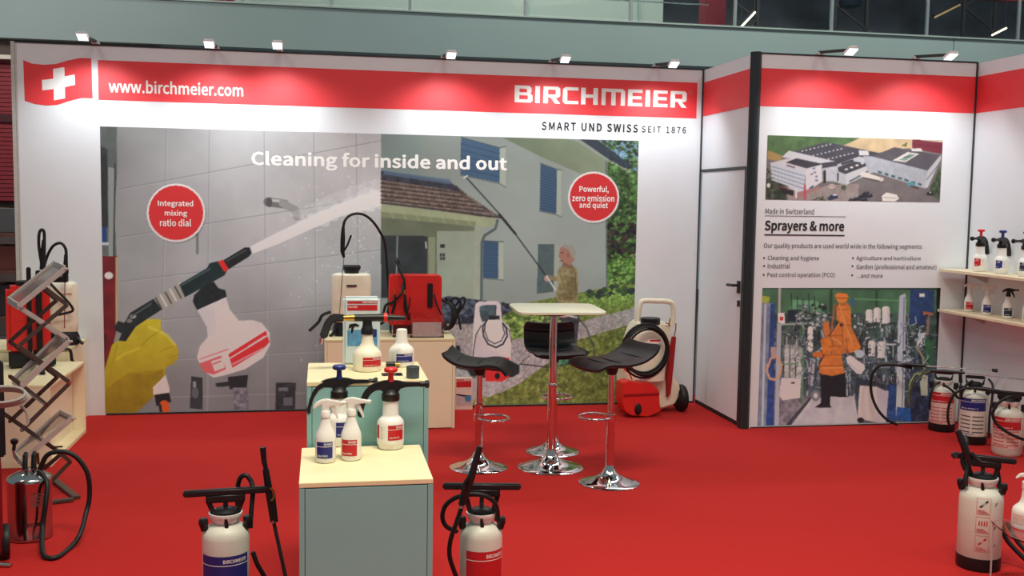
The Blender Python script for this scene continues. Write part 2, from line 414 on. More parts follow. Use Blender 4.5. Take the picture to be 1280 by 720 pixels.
    def line(s, P, wd, col, alpha=1.0, soft=1.0, noise=0, cell=5):
        """wd in photo px (of the current transform)"""
        Q = s.pts(P); p0 = s.pts([(P[0][0], P[0][1]), (P[0][0] + wd, P[0][1])]); hw = abs(p0[1][0] - p0[0][0]) / 2
        xs = [p[0] for p in Q]; ys = [p[1] for p in Q]; g = hw + soft + 1
        a, b_, c, d_ = max(0, int(min(xs) - g)), min(s.w, int(max(xs) + g) + 2), max(0, int(min(ys) - g)), min(s.h, int(max(ys) + g) + 2)
        if a >= b_ or c >= d_: return
        gx = s.gx[c:d_, a:b_]; gy = s.gy[c:d_, a:b_]; D = np.full(gx.shape, 1e9)
        for i in range(len(Q) - 1):
            (x1, y1), (x2, y2) = Q[i], Q[i + 1]; L2 = (x2 - x1) ** 2 + (y2 - y1) ** 2 + 1e-9
            t = np.clip(((gx - x1) * (x2 - x1) + (gy - y1) * (y2 - y1)) / L2, 0, 1)
            D = np.minimum(D, np.hypot(gx - x1 - t * (x2 - x1), gy - y1 - t * (y2 - y1)))
        s._put((slice(c, d_), slice(a, b_)), np.clip((hw - D) / soft + .5, 0, 1), col, noise, cell, alpha)
    def disc(s, c, rx, ry, col, alpha=1.0, soft=1.0, noise=0, cell=5):
        s.poly([(c[0] + rx * math.cos(i * PI / 14), c[1] + ry * math.sin(i * PI / 14)) for i in range(28)], col, noise, cell, alpha)
    def rect(s, x0, y0, x1, y1, col, **k): s.poly([(x0, y0), (x1, y0), (x1, y1), (x0, y1)], col, **k)
    def speckle(s, P, n, size, cols, alpha=.9):
        xs = [p[0] for p in P]; ys = [p[1] for p in P]
        for _ in range(n):
            u = rnd.uniform(min(xs), max(xs)); v = rnd.uniform(min(ys), max(ys)); ins = False
            for i in range(len(P)):
                x1, y1 = P[i]; x2, y2 = P[i - 1]
                if y1 != y2 and (v < y1) != (v < y2) and u < (x2 - x1) * (v - y1) / (y2 - y1) + x1: ins = not ins
            if not ins: continue
            k = size * rnd.uniform(.5, 1.4); s.poly([(u - k, v), (u, v - k * .7), (u + k, v), (u, v + k * .8)], rnd.choice(cols), alpha=alpha)
    def finish(s, name, parent, gain, off=.002, label=None):
        """gain(z): how strongly the sheet is lit at height z; divides it out to get the print's own colours"""
        im = s.img / 255.0; L = np.where(im <= .04045, im / 12.92, ((im + .055) / 1.055) ** 2.4)
        zz = np.linspace(s.z1, s.z0, s.h); g = np.array([gain(z) for z in zz]).reshape(s.h, 1, 3)
        L = np.clip(L / g, .006, .88)
        X, Z = np.meshgrid(np.linspace(s.x0, s.x1, s.w), zz)
        n = s.w * s.h; co = np.empty((n, 3), np.float32); co[:, 0] = X.ravel(); co[:, 1] = s.y - off; co[:, 2] = Z.ravel()
        i = np.arange(n).reshape(s.h, s.w); q = np.stack([i[1:, :-1], i[1:, 1:], i[:-1, 1:], i[:-1, :-1]], -1).reshape(-1, 4).astype(np.int32)
        me = bpy.data.meshes.new(name); me.vertices.add(n); me.vertices.foreach_set('co', co.ravel())
        me.loops.add(q.size); me.loops.foreach_set('vertex_index', q.ravel()); me.polygons.add(len(q))
        me.polygons.foreach_set('loop_start', np.arange(0, q.size, 4, dtype=np.int32)); me.update(calc_edges=True)
        at = me.color_attributes.new('ink', 'FLOAT_COLOR', 'POINT'); c4 = np.ones((n, 4), np.float32); c4[:, :3] = L.reshape(-1, 3)
        at.data.foreach_set('color', c4.ravel())
        if 'ink' not in MATS:
            mt = bpy.data.materials.new('printed_ink'); mt.use_nodes = True; b = mt.node_tree.nodes['Principled BSDF']; b.inputs['Roughness'].default_value = .6
            a = mt.node_tree.nodes.new('ShaderNodeVertexColor'); a.layer_name = 'ink'; mt.node_tree.links.new(a.outputs[0], b.inputs['Base Color']); MATS['ink'] = mt
        me.materials.append(MATS['ink'])
        o = bpy.data.objects.new(name, me); COL.objects.link(o); o.parent = parent
        if label: o['label'] = label
        return o

# --- the large picture on the back wall: wet room left, house right
G = Print(((125, 158), (790, 503)), 0.0, .0066)
# wet-room tiles
G.wash(lambda U, V: U < 477, [(140, 180, 128), (180, 170, 150), (230, 200, 172), (300, 200, 190), (420, 190, 196), (470, 230, 194), (170, 260, 150), (180, 330, 146), (240, 330, 172), (330, 280, 186), (380, 340, 172),
    (440, 330, 166), (180, 400, 140), (230, 420, 138), (300, 400, 146), (360, 430, 126), (220, 490, 104), (300, 490, 100), (360, 500, 98), (440, 480, 104), (460, 420, 126), (160, 480, 98)], (1.0, .995, 1.01), .03, 46)
for x0, x1 in ((208, 200), (262, 258), (330, 334), (392, 397), (445, 451)):
    G.line([(x0, 158), (x1, 520)], 1.0, (120, 120, 124), alpha=.55); G.line([(x0 + 1.4, 158), (x1 + 1.4, 520)], .8, (214, 214, 214), alpha=.25)
for y0, y1 in ((236, 176), (296, 246), (352, 312), (404, 376), (452, 434), (497, 487)):
    G.line([(150, y0), (476, y1)], 1.0, (108, 110, 116), alpha=.6); G.line([(150, y0 + 1.5), (476, y1 + 1.5)], .8, (214, 214, 214), alpha=.25)
for _ in range(260):      # splashes and drops on the tiles
    u, v = rnd.gauss(430, 40), rnd.gauss(270, 70)
    if u < 474: G.disc((u, v), rnd.uniform(.6, 1.8), rnd.uniform(.5, 1.3), (226, 228, 232), alpha=rnd.uniform(.2, .6))
G.T = (120, 200, 2.25)
G.poly([(10, -100), (58, -96), (60, 30), (52, 150), (58, 270), (10, 270)], (92, 98, 96), noise=.08, cell=12)
G.poly([(12, -40), (32, -30), (34, 190), (12, 190)], (46, 50, 52), noise=.15, cell=9)
G.rect(12, 188, 30, 240, (30, 66, 120)); G.rect(12, 232, 36, 240, (190, 190, 196))
G.poly([(34, 20), (56, 24), (50, 272), (36, 272)], (140, 146, 144)); G.line([(54, 10), (50, 280)], 4, (52, 52, 54))
G.poly([(12, 270), (60, 270), (60, 470), (20, 640), (12, 640)], (104, 26, 34), noise=.1, cell=14)
G.line([(58, 275), (58, 470)], 6, (176, 146, 104)); G.disc((36, 325), 12, 10, (222, 222, 222)); G.poly([(12, 480), (30, 490), (22, 620), (12, 620)], (70, 22, 26))
# tap, wall fittings
G.line([(484, 118), (530, 124)], 26, (112, 112, 112)); G.line([(484, 112), (528, 117)], 8, (190, 190, 188)); G.line([(525, 122), (560, 140), (566, 160)], 22, (150, 150, 150))
G.disc((487, 119), 9, 14, (84, 84, 86)); G.line([(285, 205), (285, 262)], 7, (110, 110, 112)); G.line([(262, 200), (285, 210)], 8, (100, 100, 104))
# jet
G.T = (0, 0, 1.0)
ax = [(314, 313), (350, 297), (390, 277), (430, 261), (476, 246)]
for n_ in range(260):
    t = rnd.random() ** .7; q = t * 4; i_ = min(3, int(q)); f_ = q - i_
    u = ax[i_][0] + (ax[i_ + 1][0] - ax[i_][0]) * f_; v = ax[i_][1] + (ax[i_ + 1][1] - ax[i_][1]) * f_
    r_ = 1.5 + 12 * t; v += rnd.gauss(0, .42) * r_; r2_ = r_ * rnd.uniform(.18, .5)
    G.disc((u, v), r2_ * 1.6, r2_, (238, 240, 244), alpha=.30)
G.poly([(313, 308), (316, 317), (350, 304), (392, 285), (432, 268), (476, 252), (476, 240), (430, 252), (390, 270), (350, 289)], (238, 240, 243), noise=.05, cell=6, alpha=.72)
G.poly([(360, 268), (420, 240), (476, 222), (476, 238), (430, 252), (380, 276)], (216, 218, 222), alpha=.35, noise=.1, cell=6)
G.T = (120, 200, 2.25)
# lower fittings
G.poly([(268, 608), (300, 612), (300, 702), (264, 698)], (44, 48, 52), noise=.1); G.rect(272, 622, 282, 640, (120, 122, 126)); G.disc((279, 655), 10, 16, (80, 84, 88))
G.poly([(370, 610), (428, 604), (424, 640), (376, 645)], (30, 34, 38)); G.poly([(335, 628), (378, 622), (378, 636), (340, 638)], (34, 38, 42)); G.poly([(385, 640), (428, 640), (430, 705), (388, 705)], (100, 98, 106), noise=.2, cell=4)
G.poly([(506, 626), (562, 626), (560, 706), (504, 706)], (40, 44, 48), noise=.2, cell=6); G.rect(514, 640, 540, 650, (96, 98, 104)); G.rect(528, 668, 552, 690, (84, 84, 92))
# glove
G.poly([(8, 720), (18, 610), (45, 520), (100, 480), (140, 447), (182, 447), (184, 478), (232, 530), (230, 560), (196, 585), (190, 640), (160, 665), (120, 705), (98, 720)], ((186, 170, 44), (128, 104, 24), 'y'), noise=.04, cell=14)
G.poly([(20, 720), (30, 640), (90, 600), (190, 590), (188, 640), (160, 668), (120, 705), (98, 720)], (118, 94, 22), alpha=.55, noise=.1, cell=10)
for L in ([(184, 478), (150, 500), (130, 520)], [(228, 520), (200, 530), (180, 540)], [(232, 548), (205, 556)], [(226, 572), (196, 576)], [(60, 520), (44, 580), (40, 640)], [(186, 588), (150, 600), (90, 596)]):
    G.line(L, 4, (150, 128, 24), alpha=.8)
G.line([(150, 470), (200, 492), (222, 520)], 9, (206, 194, 80), alpha=.5); G.line([(60, 560), (80, 545), (120, 530)], 8, (196, 184, 60), alpha=.4)
# spray gun
G.poly([(52, 470), (62, 452), (80, 458), (96, 430), (162, 390), (186, 420), (112, 468), (84, 510), (64, 508), (72, 488), (56, 480)], (28, 38, 42), noise=.12, cell=8)
G.disc((104, 440), 9, 6, (150, 150, 150)); G.disc((94, 452), 8, 6, (110, 110, 112)); G.line([(100, 440), (155, 404)], 5, (70, 84, 88))
G.poly([(164, 390), (234, 348), (250, 384), (186, 422)], (152, 148, 140))
for k in range(6): x = 168 + k * 13.5; G.line([(x, 388 - k * 8), (x + 17, 418 - k * 7.6)], 4, ((60, 58, 58), (228, 226, 220))[k % 2])
G.poly([(234, 350), (312, 304), (320, 290), (345, 284), (370, 308), (362, 324), (276, 372), (250, 386)], (24, 44, 48), noise=.1, cell=12); G.line([(240, 352), (320, 306)], 6, (70, 96, 98), alpha=.7)
G.poly([(358, 282), (418, 246), (432, 246), (438, 262), (430, 272), (372, 308)], (26, 30, 34), noise=.1); G.line([(368, 284), (420, 254)], 5, (74, 80, 84), alpha=.7)
G.poly([(343, 286), (357, 280), (373, 306), (362, 316)], (206, 40, 36))
G.poly([(276, 380), (304, 352), (332, 342), (344, 360), (364, 366), (368, 384), (284, 422), (272, 398)], (26, 36, 40), noise=.1)
G.poly([(285, 422), (366, 386), (376, 420), (402, 452), (440, 450), (466, 458), (488, 486), (490, 520), (470, 556), (420, 588), (360, 606), (330, 612), (302, 592), (284, 556), (292, 524), (314, 498), (312, 470)], ((196, 190, 196), (204, 186, 190), 'x'), noise=.05, cell=22)
G.poly([(330, 405), (350, 396), (362, 440), (392, 480), (370, 500), (340, 470)], (220, 218, 222), alpha=.6)
G.poly([(372, 546), (478, 480), (488, 512), (470, 532), (384, 584)], (206, 44, 50)); G.line([(376, 558), (482, 494)], 3, (240, 236, 238)); G.line([(385, 574), (470, 530)], 5, (236, 190, 192), alpha=.6); G.line([(430, 524), (474, 496)], 5, (238, 200, 204), alpha=.6)
G.poly([(290, 572), (352, 550), (366, 588), (330, 604), (304, 596)], (214, 60, 66), alpha=.8); G.poly([(324, 566), (356, 556), (362, 584), (334, 594)], (214, 200, 206)); G.line([(330, 574), (350, 566)], 4, (206, 60, 66)); G.line([(292, 560), (372, 532)], 2.5, (206, 60, 66))
G.poly([(160, 640), (196, 604), (206, 640), (206, 664), (162, 662)], (200, 196, 196)); G.poly([(164, 660), (206, 654), (212, 680), (170, 692)], (26, 28, 32)); G.line([(192, 688), (200, 730)], 26, (180, 74, 30)); G.line([(180, 690), (186, 730)], 8, (30, 30, 32))

# house
G.T = (480, 150, 2.88)
G.T = (0, 0, 1.0)
G.wash(lambda U, V: U >= 476.5, [(490, 190, 146), (560, 200, 160), (640, 200, 168), (640, 240, 178), (700, 190, 158), (745, 240, 186), (650, 290, 182), (740, 330, 178), (640, 340, 168), (640, 370, 150), (740, 360, 160), (600, 260, 170)], (.96, 1.0, .95), .02, 50)
G.T = (480, 150, 2.88)
G.poly([(-11, 50), (130, 60), (130, 210), (-11, 190)], (138, 156, 152), alpha=.7)
G.poly([(400, 50), (640, 62), (700, 80), (830, 160), (820, 240), (700, 190), (560, 130)], ((104, 116, 78), (150, 160, 120), 'x'), noise=.05, cell=20, alpha=.75)
G.poly([(806, 150), (940, 170), (940, 640), (800, 640)], (70, 110, 52), noise=.5, cell=7)
fol = [(806, 150), (940, 60), (940, 470), (806, 470)]
G.poly([(770, 60), (930, 60), (930, 200), (880, 170)], (128, 168, 196), noise=.05)
G.speckle([(780, 60), (930, 60), (930, 470), (808, 470), (808, 150)], 620, 8, [(44, 74, 36), (84, 128, 52), (120, 160, 84), (60, 98, 44), (34, 54, 36)])
G.speckle([(806, 370), (930, 370), (930, 500), (806, 500)], 120, 10, [(24, 30, 38), (36, 44, 40), (70, 52, 48)])
G.speckle([(806, 480), (930, 480), (930, 620), (806, 620)], 260, 8, [(110, 156, 60), (150, 186, 84), (84, 130, 44), (54, 92, 36)])
G.poly([(700, 66), (770, 72), (896, 168), (880, 178), (806, 140)], (50, 64, 80)); G.line([(690, 70), (806, 146), (886, 186)], 5, (168, 172, 150)); G.line([(800, 150), (802, 610)], 5, (96, 110, 104))
def shutter(P, col=(64, 100, 136), n=14):
    G.poly(P, col); (ax, ay), (bx, by), (cx, cy), (dx, dy) = P
    for k in range(1, n): t = k / n; G.line([(ax + (dx - ax) * t, ay + (dy - ay) * t), (bx + (cx - bx) * t, by + (cy - by) * t)], 2.2, (36, 58, 86), alpha=.8)
def window(P, rv, n=14):
    x1, yt, yb = rv; G.poly([P[1], (x1, yt), (x1, yb), P[2]], (186, 190, 172)); shutter(P, n=n); G.line([P[3], (P[2][0], P[2][1] + 3), (x1, yb + 3)], 4, (120, 124, 116)); G.line([P[0], P[1], (x1, yt)], 3, (74, 82, 84))
window([(277, 62), (416, 100), (416, 226), (275, 198)], (438, 96, 240), 6); window([(563, 156), (622, 178), (620, 338), (560, 328)], (638, 180, 346), 17)
window([(273, 430), (326, 430), (326, 576), (271, 580)], (326, 430, 578), 16); window([(357, 434), (411, 438), (411, 572), (357, 570)], (430, 438, 574), 16)
G.poly([(555, 447), (614, 447), (610, 618), (550, 626)], (84, 104, 104), noise=.06); G.poly([(614, 447), (632, 450), (626, 616), (610, 618)], (174, 178, 162))
# porch
G.poly([(-11, 320), (330, 360), (330, 640), (-11, 640)], (118, 124, 98), noise=.04, cell=20)
G.poly([(190, 400), (330, 400), (330, 760), (190, 640)], (166, 172, 150), noise=.03, cell=20)
G.poly([(-11, 415), (158, 418), (156, 640), (-11, 640)], (50, 56, 60), noise=.1, cell=16); G.line([(48, 420), (44, 600)], 5, (146, 150, 144)); G.line([(158, 420), (156, 600)], 4, (104, 106, 90)); G.poly([(160, 422), (184, 422), (184, 600), (160, 600)], (152, 154, 122)); G.line([(150, 440), (152, 460)], 5, (200, 200, 196))
for y in (447, 480): G.rect(202, y, 219, y + 13, (46, 50, 52))
G.rect(202, 480, 219, 504, (60, 66, 68)); G.line([(210, 480), (210, 504)], 2, (150, 150, 140)); G.line([(202, 492), (219, 492)], 2, (150, 150, 140))
G.poly([(-11, 304), (400, 350), (400, 382), (340, 386), (-11, 340)], (176, 180, 138), noise=.04, cell=16); G.poly([(-11, 330), (330, 366), (330, 384), (-11, 350)], (146, 152, 112))
for x in range(20, 400, 46): G.line([(x, 322 + x * .1), (x + 14, 352 + x * .08)], 7, (196, 198, 160), alpha=.3)
G.poly([(-11, 184), (236, 232), (262, 236), (300, 270), (420, 350), (380, 352), (-11, 300)], (122, 102, 94), noise=.28, cell=4)
for k in range(6):
    t = k / 6; G.line([(-11, 212 + k * 15), (250 + k * 26, 246 + k * 17)], 5, (70, 52, 54), alpha=.85, noise=.4, cell=3); G.line([(-11, 218 + k * 15), (250 + k * 26, 252 + k * 17)], 3, (186, 154, 128), alpha=.6)
for k in range(32): x = -8 + k * 12.5; y0 = max(206 + x * .15, 240 + (x - 262) * .72); G.line([(x + 4, y0), (x + 22, min(350, 302 + x * .1))], 2, (90, 68, 64), alpha=.45)
G.poly([(-11, 182), (236, 222), (262, 240), (280, 262), (230, 250), (-11, 216)], (58, 58, 74), noise=.25, cell=6); G.poly([(0, 182), (240, 214), (240, 232), (0, 196)], (94, 120, 150), alpha=.8)
G.line([(-11, 298), (200, 322), (420, 352)], 5, (62, 56, 58))
G.poly([(326, 380), (354, 380), (352, 760), (322, 760)], (176, 178, 156), noise=.02)
G.line([(408, 362), (400, 392), (362, 416), (352, 440), (350, 700)], 10, (92, 108, 110)); G.line([(402, 366), (396, 388)], 3, (150, 164, 164))
# ground
G.T = (0, 0, 1.0)
G.poly([(540, 372), (630, 384), (796, 352), (796, 520), (540, 520)], (120, 136, 56), noise=.18, cell=4)
G.poly([(536, 376), (560, 370), (640, 380), (700, 380), (700, 400), (640, 398), (600, 405), (536, 420)], (58, 66, 86), noise=.5, cell=4)
G.speckle([(540, 372), (640, 380), (640, 400), (540, 415)], 90, 4, [(40, 46, 60), (96, 104, 120), (30, 34, 40)])
G.poly([(715, 370), (760, 362), (796, 356), (796, 376), (716, 392)], (128, 160, 66), noise=.2, cell=3); G.speckle([(735, 362), (796, 350), (796, 366), (735, 372)], 60, 4, [(40, 50, 60), (60, 90, 50)])
G.poly([(796, 384), (796, 404), (745, 418), (722, 425), (705, 440), (668, 470), (620, 494), (596, 503), (540, 510), (540, 405), (600, 405), (640, 418), (690, 414), (740, 398)], (172, 154, 152), noise=.06, cell=7)
G.poly([(540, 505), (600, 500), (640, 486), (690, 450), (722, 425), (796, 403), (796, 520), (540, 520)], (112, 116, 48), noise=.22, cell=4)
G.speckle([(560, 505), (640, 488), (690, 452), (722, 427), (796, 405), (796, 515), (560, 515)], 900, 3, [(138, 146, 66), (88, 98, 38), (120, 124, 50), (158, 160, 84)], alpha=.7)
sh = [(628, 396), (640, 388), (664, 384), (690, 388), (704, 394), (712, 404), (700, 414), (668, 420), (640, 424), (628, 414)]
G.poly(sh, (110, 136, 56), noise=.3, cell=3); G.speckle(sh, 420, 3.2, [(170, 190, 90), (84, 112, 44), (140, 166, 70), (60, 84, 36)])
# man with the long pole
G.poly([(699, 376), (722, 376), (724, 400), (720, 436), (704, 436), (702, 404), (697, 392)], (58, 58, 68), noise=.15)
G.poly([(697, 338), (703, 331), (714, 330), (721, 336), (723, 352), (722, 382), (697, 381), (695, 366), (699, 352), (688, 350), (689, 345), (697, 346)], (158, 140, 94), noise=.14, cell=5)
G.poly([(708, 346), (720, 346), (722, 368), (712, 376), (698, 374), (698, 369), (708, 364)], (136, 116, 72), noise=.1)
G.poly([(700, 310), (706, 306), (715, 307), (719, 314), (718, 325), (713, 331), (704, 331), (700, 324), (699, 317)], (184, 124, 104)); G.poly([(703, 309), (708, 306), (716, 307), (720, 315), (718, 324), (714, 320), (711, 312)], (168, 158, 146)); G.poly([(700, 318), (697.5, 320), (700, 322)], (178, 112, 92)); G.line([(701, 316), (704, 315.5)], 1.0, (60, 44, 40)); G.line([(700.5, 326), (704, 326)], 1.0, (120, 60, 56)); G.disc((710, 319), 1.6, 2.6, (160, 100, 84)); G.line([(705, 330), (712, 334)], 4, (150, 98, 82)); G.line([(714, 332), (719, 340), (720, 372)], 1.4, (104, 88, 52), alpha=.7); G.line([(700, 344), (706, 360)], 1.4, (112, 96, 60), alpha=.7)
G.disc((684, 348), 4, 4, (206, 150, 134)); G.line([(694, 348), (686, 346)], 4, (150, 132, 88))
G.line([(583, 222), (632, 276), (682, 344)], 1.6, (40, 44, 48)); G.line([(683, 345), (694, 362)], 1.6, (232, 230, 226)); G.line([(580, 222), (584, 220)], 2, (230, 230, 230)); G.line([(624, 268), (644, 292)], 3, (36, 38, 42))
G.disc((704, 393), 7, 4, (208, 150, 132)); G.line([(709, 394), (722, 397)], 2, (230, 226, 222)); G.line([(722, 397), (733, 410), (741, 430), (745, 450), (741, 462), (726, 465)], 1.5, (62, 66, 70)); G.line([(741, 445), (747, 462)], 1.5, (50, 52, 56))
G.poly([(722, 392), (712, 408), (716, 430), (738, 440), (726, 452), (700, 458), (698, 436)], (40, 44, 46), noise=.2); G.poly([(698, 438), (712, 436), (716, 446), (708, 456), (698, 456)], (60, 112, 76), noise=.4, cell=3); G.line([(650, 455), (686, 459), (697, 457)], 1.6, (44, 46, 50)); G.line([(645, 460), (655, 450), (662, 445)], 1, (80, 74, 76))
G.T = (0, 0, 1.0)
G.texture(lambda U, V: (U > 540) & (V > 366 + np.clip((705 - U) * .4, 0, 16)), .13, 2.4)
G.texture(lambda U, V: (U > 759) & (V < 372), .22, 3.0, 9)
m_ = (G.U > 476.6)[..., None]; g_ = G.img.mean(2, keepdims=True)
G.img = np.where(m_, (G.img * .86 + g_ * .14) * np.array((.87, .90, .91)), G.img)
# the trolley sprayer in the picture
G.T = (570, 370, 6.0)
G.poly([(120, 470), (130, 210), (146, 60), (170, 42), (300, 36), (334, 56), (344, 180), (398, 230), (416, 300), (410, 500), (130, 500)], (198, 186, 190), noise=.03, cell=20)
G.poly([(176, 82), (200, 68), (298, 66), (304, 80), (302, 150), (262, 150), (240, 180), (196, 196), (178, 140)], (66, 84, 92), noise=.2, cell=6)
G.poly([(244, 176), (326, 176), (350, 230), (360, 320), (300, 350), (220, 340), (208, 260)], (216, 204, 206)); G.poly([(244, 148), (326, 148), (328, 176), (246, 178)], (30, 34, 42))
G.poly([(150, 250), (260, 400), (410, 470), (405, 500), (130, 500)], (176, 160, 164), alpha=.6)
for L, wd in (([(232, 180), (200, 230), (206, 300), (240, 360), (300, 386), (352, 360), (384, 300), (376, 240), (350, 210)], 13), ([(220, 200), (214, 260), (240, 330), (290, 358), (340, 336), (366, 280), (350, 230)], 8), ([(190, 220), (150, 290), (136, 380), (124, 470)], 7), ([(350, 196), (400, 260), (418, 350)], 6)):
    G.line(L, wd, (42, 44, 54))
G.poly([(344, 458), (400, 464), (404, 490), (346, 480)], (200, 30, 40)); G.poly([(0, 370), (30, 372), (34, 470), (150, 460), (400, 480), (476, 520), (474, 580), (420, 610), (120, 616), (86, 560), (0, 540)], (26, 36, 42), noise=.1)
G.poly([(216, 560), (400, 548), (396, 610), (350, 640), (220, 640)], (208, 38, 42), noise=.08); G.disc((310, 600), 20, 24, (20, 20, 24)); G.poly([(0, 600), (160, 600), (160, 800), (0, 800)], (150, 140, 140), alpha=.5)
G.T = (0, 0, 1.0)
def wall_gain(z):      # how brightly the walls are lit at height z (measured on the white wall)
    return [float(np.interp(z, (0, 1.3, 1.9, 2.4), g)) for g in ((.52, .72, .92, 1.2), (.43, .66, .90, 1.2), (.40, .64, .90, 1.22))]
for cxy, r in (((220, 266), 36.5), ((742, 246.5), 32)):
    G.disc((cxy[0] + 1.5, cxy[1] + 2), r, r, (90, 90, 90), alpha=.35); G.disc(cxy, r, r, (236, 232, 232)); G.disc(cxy, r - 2.2, r - 2.2, (204, 44, 48))
G.finish('printed_mural', wb, wall_gain, label='large printed picture of a tiled wet room and a house')
wall_words('Cleaning for inside and out', (314, 211.5), (634, 195.5), white_print, wb, .03)
for s, x0, x1, yb, yt in (('Integrated', 197.5, 241.5, 259.5, 250.8), ('mixing', 206, 234, 271.5, 263), ('ratio dial', 200, 239, 282.8, 274),
                          ('Powerful,', 724, 761, 241.3, 232.6), ('zero emission', 715, 768, 251.5, 244), ('and quiet', 724, 760, 261.6, 252.8)):
    wall_words(s, (x0, yb), (x1, yt), white_print, wb, .02)

# --- factory picture on the right wall
G = Print(((959.5, 169), (1174.5, 253)), RY, .0062)
G.T = (940, 160, 3.6)
G.rect(60, 20, 870, 350, ((132, 124, 124), (112, 104, 106), 'y'), noise=.06, cell=10)
G.poly([(60, 20), (520, 30), (480, 60), (340, 90), (230, 90), (140, 125), (60, 110)], (82, 116, 68), noise=.12, cell=9)
G.poly([(500, 38), (870, 44), (870, 110), (700, 90), (560, 112), (400, 84)], (214, 184, 140), noise=.05, cell=12); G.poly([(72, 100), (135, 125), (130, 150), (70, 140)], (176, 140, 76))
G.poly([(670, 80), (700, 62), (694, 86)], (110, 120, 70)); G.poly([(720, 52), (770, 48), (858, 62), (858, 118), (720, 92)], (132, 40, 58)); G.line([(760, 52), (858, 62)], 5, (226, 214, 196)); G.line([(722, 72), (856, 88)], 2, (96, 26, 40))
G.poly([(185, 105), (320, 66), (370, 70), (600, 118), (530, 135), (470, 125), (372, 150), (340, 150)], (74, 72, 84), noise=.06, cell=8)
for r in range(3):
    for k in range(8): G.disc((226 + r * 50 + k * 18, 104 + r * 20 - k * 4.4), 4.5, 2.6, (214, 212, 220))
G.poly([(135, 130), (165, 102), (330, 140), (372, 150), (372, 190), (300, 170)], (206, 204, 212)); G.poly([(372, 150), (470, 112), (560, 110), (480, 140), (380, 168)], (66, 64, 74)); G.poly([(480, 100), (524, 104), (526, 124), (482, 122)], (214, 210, 214))
G.poly([(380, 165), (480, 128), (700, 170), (700, 190), (540, 200), (420, 258), (340, 230)], (186, 188, 198), noise=.04); G.line([(405, 162), (452, 146)], 9, (50, 54, 64))
G.poly([(362, 186), (456, 150), (540, 162), (420, 208)], (66, 64, 72), noise=.05)
for k in range(4): G.disc((424 + k * 24, 186 - k * 9), 8, 4, (220, 218, 222))
G.poly([(420, 208), (540, 162), (536, 188), (424, 256)], (200, 198, 204)); G.line([(440, 240), (520, 196)], 7, (90, 104, 112))
G.poly([(540, 128), (640, 86), (845, 122), (790, 192), (760, 190)], (92, 86, 96), noise=.05, cell=8)
G.poly([(632, 146), (700, 108), (752, 116), (690, 154)], (224, 220, 216)); G.poly([(660, 144), (710, 116), (736, 120), (690, 148)], (130, 158, 150)); G.line([(684, 132), (712, 126)], 4, (80, 90, 90)); G.poly([(714, 92), (760, 92), (768, 106), (720, 104)], (226, 220, 216))
G.poly([(500, 126), (540, 128), (790, 192), (776, 272), (520, 190)], (176, 180, 192), noise=.05, cell=6)
for k in range(16): G.line([(548 + k * 15, 140 + k * 4), (546 + k * 15, 196 + k * 4)], 1.2, (150, 154, 168), alpha=.6)
for k in range(7): G.poly([(566 + k * 30, 192 + k * 9), (584 + k * 30, 197 + k * 9), (584 + k * 30, 207 + k * 9), (566 + k * 30, 202 + k * 9)], (50, 96, 100))
G.poly([(790, 192), (848, 122), (850, 138), (790, 268), (776, 272)], (196, 196, 204)); G.line([(786, 232), (842, 160)], 4, (110, 112, 120)); G.poly([(800, 270), (848, 170), (850, 330), (800, 300)], (66, 84, 58), noise=.3, cell=4)
# office block, left
G.poly([(82, 158), (150, 140), (180, 138), (340, 165), (310, 175), (235, 215), (200, 210)], (206, 200, 206)); G.poly([(150, 155), (200, 136), (320, 162), (245, 182)], (62, 58, 70), noise=.06)
G.poly([(82, 155), (240, 196), (232, 290), (205, 296), (88, 232)], (196, 200, 212)); G.poly([(240, 196), (312, 168), (316, 240), (240, 292)], (214, 208, 216))
for k in range(4): G.line([(86, 172 + k * 17), (234, 216 + k * 19)], 4.5, (120, 132, 152), alpha=.85)
for k in range(9): G.line([(92 + k * 17, 160 + k * 5), (94 + k * 16, 240 + k * 6)], 1.5, (206, 208, 218), alpha=.7)
for x, y in ((276, 196), (284, 214), (262, 204), (284, 232), (272, 178)): G.rect(x, y, x + 12, y + 8, (120, 122, 140))
G.poly([(256, 270), (276, 256), (276, 270), (258, 280)], (70, 90, 110)); G.line([(158, 168), (190, 178)], 7, (120, 96, 110))
G.poly([(310, 158), (372, 150), (384, 170), (320, 182)], (72, 68, 80)); G.poly([(316, 182), (384, 172), (396, 240), (318, 240)], (190, 190, 202), noise=.05); 
# ground, trees, vehicles
G.poly([(62, 225), (160, 260), (200, 330), (62, 330)], (70, 76, 62), noise=.35, cell=5); G.speckle([(62, 160), (90, 200), (110, 260), (62, 280)], 40, 8, [(40, 52, 36), (60, 74, 48)]); G.speckle([(96, 285), (140, 290), (140, 330), (96, 330)], 30, 8, [(36, 50, 34), (50, 66, 44)])
G.poly([(150, 262), (230, 300), (330, 260), (480, 250), (480, 332), (160, 332)], (152, 138, 136), noise=.07)
G.poly([(170, 300), (300, 262), (310, 272), (200, 320)], (164, 120, 118)); G.disc((74, 258), 8, 10, (220, 214, 214)); G.poly([(130, 268), (186, 282), (186, 306), (128, 290)], (40, 30, 40)); G.line([(130, 266), (160, 272)], 4, (140, 30, 60))
G.line([(238, 260), (238, 318)], 9, (214, 60, 90)); G.line([(198, 276), (198, 312)], 8, (220, 216, 220)); G.line([(326, 196), (326, 242)], 12, (36, 50, 44), noise=.2); G.line([(386, 205), (386, 236)], 7, (40, 56, 46)); G.disc((412, 268), 11, 12, (70, 84, 60), noise=.3)
